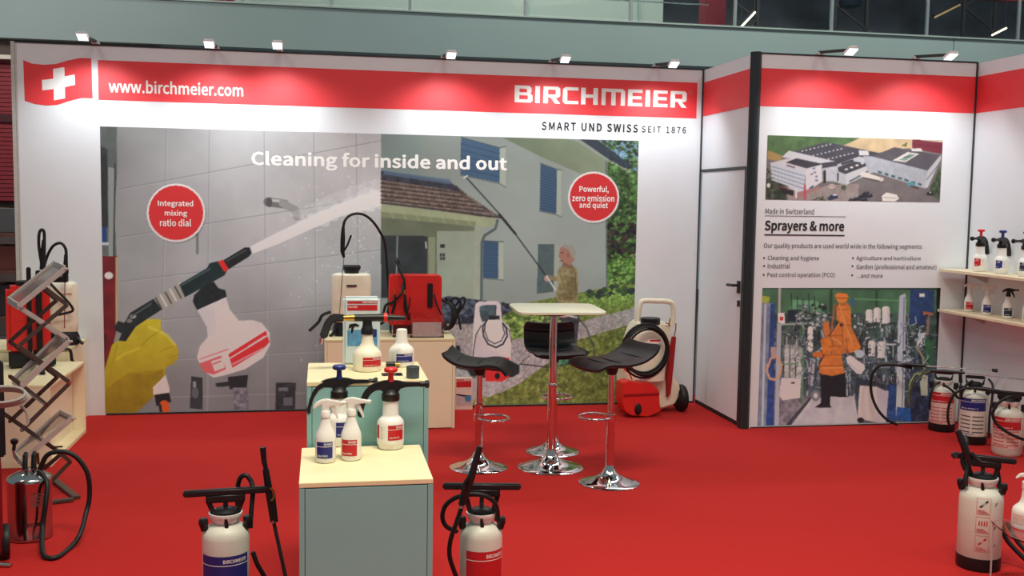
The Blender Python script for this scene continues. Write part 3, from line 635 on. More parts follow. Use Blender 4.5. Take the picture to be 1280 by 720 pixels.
G.disc((358, 262), 17, 8, (220, 210, 196)); G.line([(346, 262), (370, 262)], 4, (150, 70, 60)); G.poly([(336, 318), (356, 300), (384, 302), (388, 316), (350, 326)], (44, 52, 84)); G.disc((372, 301), 10, 4, (206, 208, 214))
G.poly([(480, 208), (500, 196), (592, 226), (590, 242), (500, 222)], (224, 216, 206)); G.line([(500, 224), (588, 242)], 5, (70, 60, 60)); G.disc((582, 232), 10, 9, (206, 196, 190))
for x, y in ((470, 320), (492, 308), (510, 296), (524, 306), (500, 324), (446, 326)): G.poly([(x - 18, y + 6), (x - 6, y - 9), (x + 14, y - 10), (x + 20, y + 2), (x + 4, y + 9)], (34, 36, 50)); G.line([(x - 4, y - 6), (x + 8, y - 7)], 3, (104, 112, 130))
G.poly([(584, 306), (604, 290), (650, 300), (662, 318), (640, 332), (586, 328)], (226, 220, 212)); G.line([(594, 312), (650, 316)], 4, (180, 176, 176)); G.poly([(694, 246), (722, 240), (740, 262), (700, 262)], (84, 150, 164)); G.line([(716, 262), (748, 272)], 6, (90, 40, 50)); G.disc((800, 296), 16, 9, (32, 30, 38)); G.disc((802, 290), 4, 3, (214, 210, 214)); G.speckle([(280, 312), (320, 306), (330, 330), (270, 330)], 30, 6, [(50, 62, 44), (74, 84, 58)])
G.T = (0, 0, 1.0)
g_ = G.img.mean(2, keepdims=True); G.img = G.img * .86 + g_ * .14
G.finish('printed_aerial_view', wr, wall_gain, label='printed aerial view of a factory with dark roofs, upper picture')

# --- factory-floor picture with the orange robot
G = Print(((953, 360), (1167, 532)), RY, .0062)
G.T = (940, 350, 3.6)
G.rect(20, 30, 830, 670, ((56, 84, 70), (66, 72, 84), 'y'), noise=.25, cell=9)
G.poly([(40, 30), (830, 34), (826, 150), (40, 150)], (66, 108, 76), noise=.12, cell=20); G.line([(40, 36), (826, 40)], 7, (30, 40, 34)); G.line([(356, 40), (352, 180)], 12, (40, 70, 48)); G.line([(560, 40), (560, 170)], 12, (40, 74, 50)); G.line([(440, 84), (700, 94)], 5, (90, 150, 96))
for _ in range(700):
    x, y = rnd.uniform(90, 790), rnd.gauss(330, 120)
    if y < 150 or y > 560: continue
    c = rnd.choice([(30, 36, 46), (150, 156, 168), (190, 190, 198), (50, 66, 100), (84, 90, 96), (26, 30, 36), (112, 120, 130), (40, 46, 56), (134, 130, 138)])
    if rnd.random() < .5: G.line([(x, y), (x + rnd.uniform(-3, 3), y + rnd.uniform(15, 70))], rnd.uniform(3, 10), c, alpha=.8)
    else: G.line([(x, y), (x + rnd.uniform(12, 50), y + rnd.uniform(-8, 8))], rnd.uniform(2, 7), c, alpha=.8)
# floor
G.poly([(170, 660), (270, 530), (460, 520), (480, 650), (470, 660)], (176, 168, 172), noise=.05, cell=12); G.poly([(100, 520), (270, 520), (150, 662), (90, 662)], (116, 108, 116), noise=.2); G.line([(262, 532), (158, 650)], 9, (60, 58, 66))
# left: rails, fence, box
G.poly([(180, 90), (290, 90), (330, 150), (230, 130), (170, 130)], (90, 150, 106), noise=.1); G.poly([(160, 135), (215, 135), (215, 190), (160, 185)], (30, 38, 58)); G.speckle([(210, 110), (340, 110), (340, 200), (210, 200)], 120, 9, [(30, 40, 40), (170, 176, 180), (90, 110, 110), (50, 80, 60)])
G.poly([(40, 100), (95, 104), (84, 660), (26, 660)], (110, 120, 142), noise=.15, cell=12); G.line([(60, 110), (46, 655)], 10, (170, 172, 184)); G.poly([(84, 104), (102, 106), (98, 660), (62, 660)], (34, 64, 130), noise=.15); G.poly([(42, 70), (80, 76), (76, 102), (42, 104)], (160, 170, 50))
G.line([(124, 36), (122, 160)], 11, (170, 160, 160)); G.poly([(116, 148), (146, 148), (148, 196), (116, 196)], (226, 216, 214)); G.rect(124, 165, 140, 182, (200, 50, 50)); G.line([(122, 200), (110, 655)], 20, (160, 158, 170)); G.line([(130, 200), (230, 196)], 7, (150, 160, 150))
for k in range(9): G.line([(140 + k * 10, 250), (138 + k * 10, 430)], 1.5, (176, 172, 160), alpha=.8)
for k in range(3): G.poly([(145 + k * 27, 292), (166 + k * 27, 290), (166 + k * 27, 440), (145 + k * 27, 440)], (176, 172, 168), alpha=.8, noise=.2)
G.line([(230, 200), (226, 560)], 8, (80, 130, 96)); G.line([(136, 380), (226, 372)], 6, (90, 140, 100))
G.poly([(130, 440), (220, 442), (216, 530), (136, 542), (122, 520)], (196, 182, 184)); G.rect(176, 460, 192, 466, (40, 40, 46)); G.line([(70, 380), (66, 410), (80, 444), (104, 448), (128, 420), (132, 380), (110, 345), (84, 352), (72, 390)], 10, (196, 144, 112)); G.rect(84, 300, 108, 345, (176, 140, 130))
G.line([(262, 220), (262, 310)], 24, (206, 206, 210)); G.line([(276, 380), (268, 470)], 14, (150, 152, 160)); G.disc((286, 520), 20, 26, (112, 112, 118)); G.disc((286, 520), 9, 12, (190, 190, 190))
# bottles, machines right
for x, y, w_, h_ in ((526, 132, 30, 60), (562, 124, 32, 66), (602, 118, 34, 78), (538, 272, 30, 70), (580, 276, 32, 74)): G.poly([(x - w_ / 2, y + 8), (x - w_ / 4, y), (x + w_ / 4, y), (x + w_ / 2, y + 8), (x + w_ / 2, y + h_), (x - w_ / 2, y + h_)], (222, 212, 208)); G.line([(x + w_ * .3, y + 10), (x + w_ * .3, y + h_)], 5, (176, 168, 170))
G.poly([(664, 70), (690, 60), (692, 110), (684, 610), (646, 610), (656, 200)], (176, 176, 192), noise=.04, cell=30); G.line([(684, 80), (676, 600)], 6, (120, 122, 140))
G.poly([(712, 40), (820, 46), (818, 150), (770, 206), (708, 200)], (32, 60, 110), noise=.12); G.rect(752, 60, 776, 76, (210, 214, 220)); G.poly([(770, 140), (816, 148), (814, 160), (770, 158)], (170, 96, 60)); G.line([(792, 160), (788, 240)], 14, (140, 110, 100)); G.poly([(745, 240), (780, 236), (784, 300), (740, 310)], (190, 190, 204), noise=.2); G.poly([(776, 262), (818, 262), (812, 380), (776, 380)], (48, 96, 62), noise=.1)
G.line([(740, 300), (770, 350), (776, 400)], 9, (150, 130, 104)); G.poly([(606, 470), (650, 470), (646, 640), (606, 640)], (34, 66, 120), noise=.2); G.poly([(652, 570), (720, 580), (716, 640), (648, 630)], (32, 80, 150), noise=.15); G.poly([(700, 400), (806, 420), (798, 646), (716, 640)], (44, 50, 76), noise=.4, cell=6)
G.poly([(752, 420), (790, 430), (790, 520), (760, 520)], (176, 166, 144)); G.disc((758, 446), 5, 6, (40, 36, 30)); G.line([(712, 520), (708, 470), (730, 425), (770, 410)], 5, (176, 176, 60))
G.poly([(484, 474), (560, 478), (612, 500), (600, 650), (474, 622)], (200, 184, 188), noise=.02); G.poly([(560, 480), (614, 500), (602, 650), (562, 640)], (180, 166, 174)); G.disc((488, 630), 16, 12, (40, 34, 40)); G.line([(472, 430), (474, 530)], 14, (50, 66, 86)); G.line([(400, 470), (540, 440)], 9, (60, 76, 100))
# dark machinery and cables behind the robot
for _ in range(260):
    x, y = rnd.choice([rnd.uniform(180, 340), rnd.uniform(430, 660), rnd.uniform(660, 800)]), rnd.uniform(150, 440)
    c = rnd.choice([(22, 26, 34), (34, 40, 50), (176, 178, 186), (210, 208, 208), (28, 36, 60), (60, 70, 78)])
    if rnd.random() < .5: G.rect(x, y, x + rnd.uniform(4, 16), y + rnd.uniform(3, 14), c, alpha=.75)
    else: G.line([(x, y), (x + rnd.uniform(-14, 14), y + rnd.uniform(4, 30)), (x + rnd.uniform(-20, 20), y + rnd.uniform(20, 50))], rnd.uniform(1.5, 4), c, alpha=.8)
for k in range(5): G.line([(180 + k * 26, 150), (176 + k * 26, 60 + 14 * (k % 3))], 4, (24, 34, 30), alpha=.8)
G.poly([(466, 440), (476, 440), (600, 470), (604, 500), (560, 480), (484, 474), (478, 520), (464, 520)], (44, 52, 66), alpha=.9)
# robot
OR = (206, 106, 40)
for L_ in ([(302, 385), (330, 330), (318, 300), (345, 250)], [(350, 250), (390, 190), (378, 120)], [(446, 210), (490, 300), (482, 316), (440, 332)], [(418, 418), (360, 434), (304, 422)], [(310, 430), (312, 552)]):
    G.line(L_, 9, (30, 26, 26), alpha=.55)
G.poly([(310, 430), (420, 412), (424, 520), (436, 526), (394, 528), (352, 520), (350, 560), (358, 574), (280, 574), (312, 552)], (26, 30, 36), noise=.1)
G.poly([(302, 385), (330, 330), (400, 330), (410, 390), (418, 418), (360, 432), (304, 420)], OR, noise=.06); G.line([(306, 388), (410, 384)], 5, (170, 80, 24)); G.line([(330, 336), (404, 338)], 5, (176, 84, 26))
G.poly([(270, 330), (312, 318), (322, 348), (275, 346)], (206, 100, 34)); G.poly([(308, 268), (345, 250), (366, 300), (350, 334), (318, 336)], (212, 108, 32), noise=.08)
G.poly([(350, 250), (390, 190), (440, 190), (436, 260), (424, 330), (360, 330)], OR, noise=.06); G.line([(360, 250), (430, 250)], 4, (176, 86, 26)); G.poly([(320, 190), (344, 184), (352, 240), (330, 262), (320, 220)], (208, 106, 40)); G.line([(372, 110), (356, 230)], 7, (170, 90, 50))
G.poly([(378, 120), (392, 104), (432, 104), (444, 130), (446, 210), (490, 300), (482, 316), (440, 330), (410, 300), (404, 200), (380, 180)], (212, 112, 42), noise=.08); G.poly([(372, 70), (384, 58), (424, 60), (434, 74), (424, 100), (388, 104)], (228, 120, 40)); G.line([(376, 80), (430, 82)], 5, (170, 86, 34)); G.disc((402, 202), 8, 9, (60, 44, 40)); G.line([(396, 110), (420, 112)], 8, (180, 92, 36)); G.disc((452, 100), 12, 20, (60, 90, 120))
G.poly([(458, 318), (494, 314), (512, 340), (490, 352), (470, 346)], (170, 176, 186)); G.poly([(422, 350), (440, 338), (506, 382), (508, 400), (490, 424), (470, 420), (428, 374)], (218, 206, 208)); G.line([(436, 376), (484, 414)], 6, (180, 170, 178)); G.line([(506, 345), (620, 380)], 14, (90, 100, 108), noise=.3)
G.T = (0, 0, 1.0)
for L_ in ([(404, 200), (410, 300), (440, 330)], [(380, 180), (404, 200), (446, 205)], [(386, 104), (388, 122)], [(330, 262), (352, 240), (366, 300)], [(430, 330), (424, 262)], [(384, 132), (440, 134)], [(312, 320), (322, 348)], [(350, 300), (420, 296)]):
    G.line([(940 + x / 3.6, 350 + y / 3.6) for x, y in L_], .8, (120, 56, 20), alpha=.8)
for L_ in ([(392, 112), (404, 150), (420, 200), (452, 290)], [(356, 262), (384, 270), (412, 300)], [(314, 396), (408, 394)]):
    G.line([(940 + x / 3.6, 350 + y / 3.6) for x, y in L_], 1.3, (240, 160, 90), alpha=.6)
g_ = G.img.mean(2, keepdims=True); G.img = (G.img * .84 + g_ * .16) * .95
G.finish('printed_robot_picture', wr, wall_gain, label='printed picture of an orange industrial robot, lower picture')

# words on the right wall, read off the photograph line by line
def rw(s, u0, v0, u1, v1, m=black_print, bold=0.0, **k): wall_words(s, (u0, v0), (u1, v1), m, wr, bold, RY, .003, **k)
rw('Made in Switzerland', 956.5, 267.2, 1017.5, 260.8, grey_print, .004)
rw('Sprayers & more', 955.5, 291.5, 1055.5, 276.6, black_print, .03)
rw('Our quality products are used world wide in the following segments:', 954.5, 311.5, 1153, 305, grey_print, .006)
rw('Cleaning and hygiene', 959.5, 326.5, 1023.8, 319.6, grey_print, .006); rw('Industrial', 959.5, 335.4, 987.5, 329, grey_print, .006); rw('Pest control operation (PCO)', 959, 347.6, 1043.5, 340.4, grey_print, .006)
rw('Agriculture and horticulture', 1070, 326.4, 1151, 320.2, grey_print, .006); rw('Garden (professional and amateur)', 1070, 337.8, 1170.5, 330.6, grey_print, .006); rw('...and more', 1070.5, 347.2, 1103.5, 341.6, grey_print, .006)
for u, v in ((955, 322.4), (955, 332.4), (954.5, 343.4), (1066, 322.4), (1065.5, 332.6), (1065, 344)):
    p = aty(u, v, RY); MB().add([(p.x + .008 * math.cos(i * PI / 4), RY - .003, p.z + .008 * math.sin(i * PI / 4)) for i in range(8)], [tuple(range(8))]).build('bullet', black_print, wr, False)
for (u0, v0), (u1, v1), t in (((956, 269.5), (1057, 271.2), .004), ((955.5, 293), (1055.5, 294.8), .010)):
    p, q_ = aty(u0, v0, RY), aty(u1, v1, RY); z = (p.z + q_.z) / 2
    MB().add([(p.x, RY - .003, z - t / 2), (q_.x, RY - .003, z - t / 2), (q_.x, RY - .003, z + t / 2), (p.x, RY - .003, z + t / 2)], [(0, 1, 2, 3)]).build('rule', black_print, wr, False)

# ------------------------------------------------------------ the hall behind the booth
FY = 5.0
fas = mat('grey_green_panel', (142, 156, 154), .6, var=.05, scale=.6)
fb = struct('wall_balcony', MB().box((-12, FY, 3.73), (5.728, FY + .3, 4.28)).box((5.74, FY, 3.73), (12, FY + .3, 4.28)), fas, label='grey-green balcony fascia above the booth')
MB().box((-12, FY - .03, 4.28), (12, FY + .32, 4.30)).build('coping', mat('pale_green_steel', (170, 184, 176), .4, .3), fb, False)
MB().box((5.728, FY + .01, 3.73), (5.74, FY + .2, 4.28)).build('panel_joint', black_print, fb, False)
st = mat('balustrade_steel', (160, 166, 168), .35, .6); pane_m = mat('tinted_balustrade_glass', (226, 238, 234), .03, trans=1.0, var=0, ior=1.1)
bal = thing('balustrade', 'glass balustrade with steel posts on top of the grey-green balcony', 'balustrade', (0, FY, 4.30))
pxs = [-8.9, -7.4, -5.9, -4.35, -2.2, -.642, .834, 2.36, 3.825, 5.324, 6.814, 8.3]
for i, x in enumerate(pxs):
    MB().box((x - .02, .04, 0), (x + .02, .09, 1.0)).build('post', st, bal, False, .004)
    if i: MB().box((pxs[i - 1] + .03, .055, .03), (x - .03, .067, .94)).build('pane', pane_m, bal, False)
MB().tube([(-9.2, .065, 1.02), (8.6, .065, 1.02)], .025, 10).build('handrail', st, bal)
MB().box((-9, .16, .30), (2.0, .175, .315)).build('lower_rail', st, bal, False)
struct('wall_hall', MB().box((-12, FY + 2.2, 4.0), (2.02, FY + 2.3, 8)), mat('pale_sage_wall', (168, 172, 164), .7, var=.04, scale=.7))
for x in (-3.2, -.2, 1.6): struct('trim_6', MB().box((x, FY + 2.17, 4.0), (x + .03, FY + 2.2, 8)), fas, label='thin vertical joint in the sage green hall wall')
struct('trim_7', MB().box((2.12, FY + .55, 4.0), (2.42, FY + .85, 8)), mat('dark_red_column', (132, 28, 48), .6), label='dark red column behind the balustrade')
struct('trim_8', MB().box((-4.9, FY + 1.0, 4.0), (-4.55, FY + 1.3, 8)), MATS['dark_red_column'], label='dark red post behind the left end of the balustrade')
struct('wall_dark', MB().box((2.3, FY + 5, 4.0), (14, FY + 5.1, 9)), mat('dark_hall_wall', (128, 122, 134), .8, var=.35, scale=1.2))
struct('ceiling_gallery', MB().box((2.3, FY + .3, 7.0), (14, FY + 5, 7.1)), MATS['dark_hall_wall'])
struct('floor_gallery', MB().box((-12, FY + .3, 4.0), (14, FY + 5, 4.1)), fas)
struct('trim_9', MB().box((4.0, FY + .5, 4.975), (9, FY + .62, 5.1)), MATS['dark_red_column'], label='dark red beam at the top right above the balustrade')
# roof trusses and tube lights in the dark gallery
tr_m = mat('truss_steel', (64, 58, 62), .6, .3)
for k, (x, y) in enumerate(((3.2, 7.6), (5.4, 8.0), (7.6, 7.6))):
    t = thing('roof_truss', ('dark steel truss nearest the dark red column', 'middle dark steel truss in the gallery', 'rightmost dark steel truss in the gallery')[k], 'truss', (x, y, 4.1))
    for dx in (0, .6): MB().bar((dx, 0, 0), (dx, 0, 2.8), .05).build('chord', tr_m, t, False)
    for j in range(7): MB().bar((0 if j % 2 else .6, 0, j * .4), (.6 if j % 2 else 0, 0, j * .4 + .4), .03).build('brace', tr_m, t, False)
tube_m = mat('tube_light', (255, 240, 210), .5, emit=2.2)
for (u0, v0), (u1, v1), y, lab in (((927, 33), (944, 15), 6.5, 'lit tube light beside the dark red column'), ((1240, 44), (1258, 35), 7.0, 'lit tube light low in the right of the gallery'), ((1168, 22), (1200, 6), 8.0, 'dim long tube light in the middle of the gallery')):
    p, q_ = aty(u0, v0, y), aty(u1, v1, y)
    t = thing('tube_light', lab, 'ceiling light', p)
    MB().bar((0, .03, .02), (q_ - p) + Vector((0, .03, .02)), .07).build('housing', tr_m, t, False)
    MB().tube([(0, .03, .03), (0, .03, 7.0 - p.z)], .006, 6).tube([((q_ - p).x, .03, (q_ - p).z + .03), ((q_ - p).x, .03, 7.0 - p.z)], .006, 6).build('hanger', tr_m, t)
    MB().tube([(0, 0, 0), q_ - p], .018, 8).build('tube', tube_m if y < 7.5 else mat('dim_tube_light', (190, 150, 110), .5, emit=.35), t)
lp = aty(1063, 6, 7.0); t = thing('loudspeaker', 'dark round loudspeaker hanging in the gallery', 'speaker', (lp.x, 7.0, lp.z))
MB().lathe([(.05, -.06), (.17, -.03), (.19, .05), (.12, .14), (.05, .16)], 16).build('housing', mat('navy_housing', (22, 30, 48), .5), t); MB().tube([(0, 0, .16), (0, 0, 1.1)], .008, 6).build('cable', black, t)
# red roller shutter, left of the booth
sh_m = mat('red_shutter_slat', (140, 42, 52), .55, var=.08)
mb = MB()
for k in range(33): z = 1.72 + k * .053; mb.box((-9.5, FY + .04, z + .004), (-5.6, FY + .075 + .0, z + .049))
ro = mb.build('shutter_slats', sh_m, None, False); 
rs = thing('roller_shutter', 'dark red roller shutter beyond the left end of the booth', 'shutter', (-7.5, FY + .05, 1.7))
ro.parent = rs; ro.matrix_parent_inverse = Matrix.Translation((7.5, -FY - .05, -1.7)); ro['kind'] = 'stuff'; ro.name = 'slats'
MB().box((-2, .05, 0), (1.9, .1, 1.8)).build('backing', MATS['dark_red_column'], rs, False)
MB().box((-2, -.04, 1.0), (1.9, -.005, 1.1)).build('stiffener', mat('dark_maroon', (74, 20, 32), .6), rs, False)
MB().box((-2, -.14, 1.76), (1.9, .0, 1.81)).build('light_strip', mat('pale_strip', (216, 206, 190), .5), rs, False)
struct('wall_shutter', MB().box((-12, FY + .16, 0), (-5.4, FY + .3, 3.72)), mat('grey_brown_wall', (92, 78, 74), .8, var=.2, scale=2))
t = thing('storage_rack', 'dark rack of boxes and rolls seen past the left edge of the back wall', 'rack', (-7.0, 3.2, 0))
for z in (.45, .95, 1.35): MB().box((-1.6, -.3, z), (1.0, .3, z + .04)).build('shelf', mat('worn_wood', (112, 70, 62), .7, var=.2), t, False)
for x in (-1.6, .96): MB().box((x, -.3, 0), (x + .04, .3, 1.7)).build('upright', tr_m, t, False)
cols = [(120, 64, 58), (112, 116, 122), (66, 54, 56), (90, 88, 90), (54, 44, 46)]
k = 0
for z, h_ in ((.49, .34), (.99, .26), (1.39, .26)):
    for x in (-1.3, -.55, .2):
        bx = thing(('storage_box', 'rolled_film', 'storage_box')[k % 3], ('brown box', 'roll of grey film', 'dark box')[k % 3] + ' on the ' + ('bottom', 'middle', 'top')[k // 3] + ' shelf of the rack', ('box', 'roll', 'box')[k % 3], (-7.0 + x, 3.2, z), 0)
        if k % 3 == 1: MB().lathe([(.10, 0), (.10, .6)], 14, M=Matrix.Translation((-.3, 0, .105)) @ Matrix.Rotation(PI / 2, 4, 'Y')).build('film', mat('grey_film', (128, 132, 140), .3), bx)
        else:
            MB().box((-.3, -.22, 0), (.3, .22, h_)).build('carton', mat('carton_%d' % k, cols[k % 5], .7), bx, False, .01); MB().box((-.04, -.225, 0), (.04, .225, h_ + .003)).build('tape', mat('tape', (150, 120, 90), .5), bx, False)
        k += 1

# ------------------------------------------------------------ spotlights on the top of the walls
def spotlight(x, wy, dx, dz, length, lab, rz=0.0):
    t = thing('arm_spotlight', lab, 'spotlight', (x, wy, H + .012), rz, None)
    e = Vector((dx, -length, dz)); d = e.normalized()
    MB().box((-.025, -.03, 0), (.025, .05, .02)).build('clamp', lamp_white, t, False, .003)
    MB().bar((0, .0, .02), e * .93 + Vector((0, 0, .02)), .030, .022).build('arm', mat('dark_arm', (70, 68, 66), .4, .5), t, False, .003)
    M = Matrix.Translation(e + Vector((0, 0, .01))) @ Matrix.Rotation(math.radians(-24), 4, 'X')
    MB().box((-.042, -.050, -.004), (.042, .050, .022), M).build('lamp_head', lamp_white, t, True, .01)
    MB().box((-.035, -.042, -.010), (.035, .042, -.0045), M).build('diffuser', led, t, False)
    p = Vector((x, wy, H + .012)) + Matrix.Rotation(rz, 3, 'Z') @ (e + Vector((0, .02, -.05)))
    lamp('SPOT', 'spotlight_beam', p, Vector((x, wy, H)) + Matrix.Rotation(rz, 3, 'Z') @ Vector((0, 0, -1.15)), SPOTW, (.92, .98, 1.0), .05, spot=math.radians(124), blend=.9)
SPOTW = 31
for x, ln, dz, lab in ((-5.13, .46, -.02, 'leftmost arm spotlight, above the printed flag'), (-4.2, .52, -.045, 'second arm spotlight from the left'), (-3.69, .5, -.03, 'third arm spotlight from the left'),
                      (-2.328, .5, -.05, 'fourth arm spotlight from the left, alone mid wall'), (-1.387, .5, -.045, 'arm spotlight above the big logo lettering'), (-.445, .47, -.045, 'last arm spotlight on the back wall, near its right corner')):
    spotlight(x, 0, 0, dz, ln, lab)
spotlight(.56, RY, 0, -.05, .5, 'left arm spotlight above the aerial view'); spotlight(1.4, RY, 0, -.05, .48, 'right arm spotlight above the aerial view, near the corner')
spotlight(SX + .02, -2.5, 0, -.05, .48, 'arm spotlight on the side wall above the bottle shelves', -PI / 2)

# ------------------------------------------------------------ display cabinets
def cabinet(loc, rz, w_, d_, h_, lab, front, top, group=None, side=None):
    """origin at the middle of the front bottom edge"""
    t = thing('display_cabinet', lab, 'cabinet', loc, rz, group)
    MB().box((-w_ / 2 + .003, .019, .0), (w_ / 2 - .003, d_, h_ - .018)).build('body', side or front, t, False, .002)
    MB().box((-w_ / 2, 0, h_ - .018), (w_ / 2, d_, h_)).build('top', top, t, False, .0015)
    MB().box((-w_ / 2 + .022, .0, .006), (w_ / 2 - .022, .018, h_ - .022)).build('front_panel', front, t, False, .0015)
    for s in (-1, 1): MB().box((s * (w_ / 2 - .01) - .010, .0, 0), (s * (w_ / 2 - .01) + .010, .018, h_ - .020)).build('edge_strip', front, t, False, .001)
    return t
RZ = 0.0
cl = Vector((-3.185, -5.030, 0))
ZL, ZU = .762, 1.036
cabinet(cl, RZ, .496, .55, ZL, 'grey-white display cabinet in front, lower step of the middle display', cab_white, wood_top)
cu = Vector((-3.155, -4.455, 0))
cabinet(cu, RZ, .515, .52, ZU, 'grey-white display cabinet behind, upper step of the middle display', cab_white, wood_top)
cabinet((-2.82, -.81, 0), 0, 1.02, .55, .72, 'wide cream display cabinet against the printed picture', cab_cream, wood_top)
cabinet((-5.70, -.60, 0), 0, .92, .585, .64, 'cream display cabinet against the wall, rear step at the left', cab_cream, wood_top)
# left front step: open on its right side
t = thing('open_display_cabinet', 'cream display cabinet open at the side, front step at the left', 'cabinet', (-5.62, -1.67, 0))
MB().box((-.5, 0, .53), (.5, 1.03, .55)).build('top', wood_top, t, False, .002)
MB().box((-.5, 0, .0), (.5, 1.03, .03)).build('bottom_board', wood_top, t, False, .002)
MB().box((-.5, .0, .03), (.5, .018, .53)).build('front_panel', cab_cream, t, False, .002)
MB().box((-.5, 1.01, .03), (.5, 1.03, .53)).build('back_panel', cab_cream, t, False, .002)
MB().box((-.5, .02, .03), (-.48, 1.01, .53)).build('side_panel', cab_cream, t, False, .002)
MB().box((.40, .03, .03), (.41, 1.0, .53)).build('inner_panel', cab_cream, t, False, .002)
o = MB().tube([(-.05, 0, .006), (.07, .01, .006)], .006, 8).build('pen', black); o.location = (-5.22, -1.25, .031); tag(o, 'black pen lying on the bottom board of the open cabinet', 'pen')

# ------------------------------------------------------------ bar table and stools
def disc_base(r, col_r, t, name='base'):
    MB().lathe([(r, 0), (r + .002, .004), (r - .004, .009), (r * .78, .019), (r * .55, .033), (r * .36, .052), (r * .24, .074), (r * .19, .095), (col_r + .006, .108), (col_r + .004, .13)], 48).build(name, chrome, t)
tb = thing('bar_table', 'square white bar table on a chrome column', 'table', (-1.81, -2.09, 0), 0)
disc_base(.225, .03, tb)
MB().lathe([(.029, .12), (.029, .565)], 28).build('lower_column', chrome, tb)
MB().lathe([(.031, .56), (.034, .565), (.034, .578), (.031, .583)], 28).build('collar', chrome, tb)
MB().lathe([(.0245, .58), (.0245, 1.055)], 28).build('upper_column', chrome, tb)
MB().lathe([(.06, 1.045), (.09, 1.052), (.11, 1.068), (.11, 1.0715)], 24).build('mounting_plate', grip, tb)
mb = MB(); mb.lathe([(.295, 0), (.30, .003), (.30, .016), (.295, .02)], 64, c=(0, 0, 0), pw=9)
o = mb.build('tabletop', table_white, tb); o.location = (.035, .07, 1.072); o.rotation_euler.z = -.06

def bar_stool(loc, rz, lab, seat_h, foot_h, foot_dir, prof, width=.40):
    t = thing('bar_stool', lab, 'stool', loc, rz, 'bar stools around the table')
    disc_base(.195, .022, t)
    MB().lathe([(.027, .11), (.027, .42), (.029, .425), (.029, .44), (.024, .445)], 24).build('lower_column', chrome, t)
    MB().lathe([(.0205, .44), (.0205, seat_h - .03)], 20).build('gas_spring', chrome, t)
    MB().box((-.07, -.07, seat_h - .035), (.07, .07, seat_h - .012)).lathe([(.03, seat_h - .09), (.05, seat_h - .03)], 16).build('seat_bracket', grip, t, True, .004)
    MB().tube([(0, 0, seat_h - .04), (.05, .10, seat_h - .045), (.06, .19, seat_h - .05)], .006, 8, 4).build('lever', chrome, t)
    # footrest ring
    a = foot_dir; c = Vector((math.cos(a) * .10, math.sin(a) * .10, foot_h)); R_ = .105
    ringp = [c + Vector((math.cos(k * PI / 12) * R_, math.sin(k * PI / 12) * R_, 0)) for k in range(24)]
    fr = MB().tube(ringp, .0085, 10, closed=True).lathe([(.034, foot_h - .022), (.034, foot_h + .022)], 20)
    fr.build('footrest', chrome, t)
    # moulded seat: profile (forward, height) swept over the width
    P = cr([(0, p[0], p[1]) for p in prof], 6); nw = 10; vs = []; fs = []; n = len(P); th = .030
    for i, p in enumerate(P):
        tg = (P[min(i + 1, n - 1)] - P[max(i - 1, 0)]).normalized(); nm = Vector((0, -tg.z, tg.y))
        if nm.z < 0: nm = -nm
        e = min(i, n - 1 - i) / (n - 1); k = 1 - .12 * max(0, 1 - e * 9) ** 2
        for sgn in (1, -1):
            for j in range(nw + 1):
                x = (j / nw - .5); sag = -.012 * (1 - (2 * x) ** 2)
                edge = .5 if j in (0, nw) else 1
                vs.append(Vector((x * width * k, p.y, p.z + seat_h + sag)) + nm * (th / 2 * edge * sgn))
    m_ = 2 * (nw + 1)
    for i in range(n - 1):
        for j in range(nw):
            a0 = i * m_ + j; b0 = a0 + m_; fs.append((a0, a0 + 1, b0 + 1, b0))
            a1 = a0 + nw + 1; b1 = a1 + m_; fs.append((a1, b1, b1 + 1, a1 + 1))
        for j in (0, nw):
            a0 = i * m_ + j; fs.append((a0, a0 + m_, a0 + m_ + nw + 1, a0 + nw + 1))
    for i in (0, n - 1):
        for j in range(nw): a0 = i * m_ + j; fs.append((a0, a0 + 1, a0 + nw + 2, a0 + nw + 1))
    MB().add(vs, fs).build('seat', black_leather, t)
    for q in (.28, .5, .72):      # stitched seams across the seat
        p = P[int(q * (n - 1))]; MB().box((-width * .46, p.y - .003, p.z + seat_h + .001), (width * .46, p.y + .003, p.z + seat_h + .009)).build('seam', black, t, False)
    return t
# profile: local +y is the front edge of the seat, the back curls up at -y
SP = [(-.225, .080), (-.20, .05), (-.15, .018), (-.09, .0), (0, -.006), (.08, .004), (.14, -.002), (.185, -.03), (.205, -.062)]
bar_stool((-2.302, -2.03, 0), -PI / 2 - .30, 'black bar stool left of the white table, its back to the cream cabinet', .725, .345, PI / 2, SP)
bar_stool((-1.518, -2.52, 0), PI / 2 + .30, 'black bar stool in front right of the white table, facing it sideways', .80, .43, .9, [(-.245, .11), (-.20, .06), (-.15, .028), (-.09, .006), (0, -.006), (.08, -.002), (.14, .0), (.19, -.012), (.215, -.03)])
bar_stool((-1.70, -1.66, 0), PI + .02, 'black bar stool behind the table, its curved back to the camera', .745, .425, PI / 2, [(-.165, .19), (-.175, .13), (-.165, .05), (-.12, .008), (0, -.006), (.08, .0), (.14, .0), (.19, -.015)], .38)

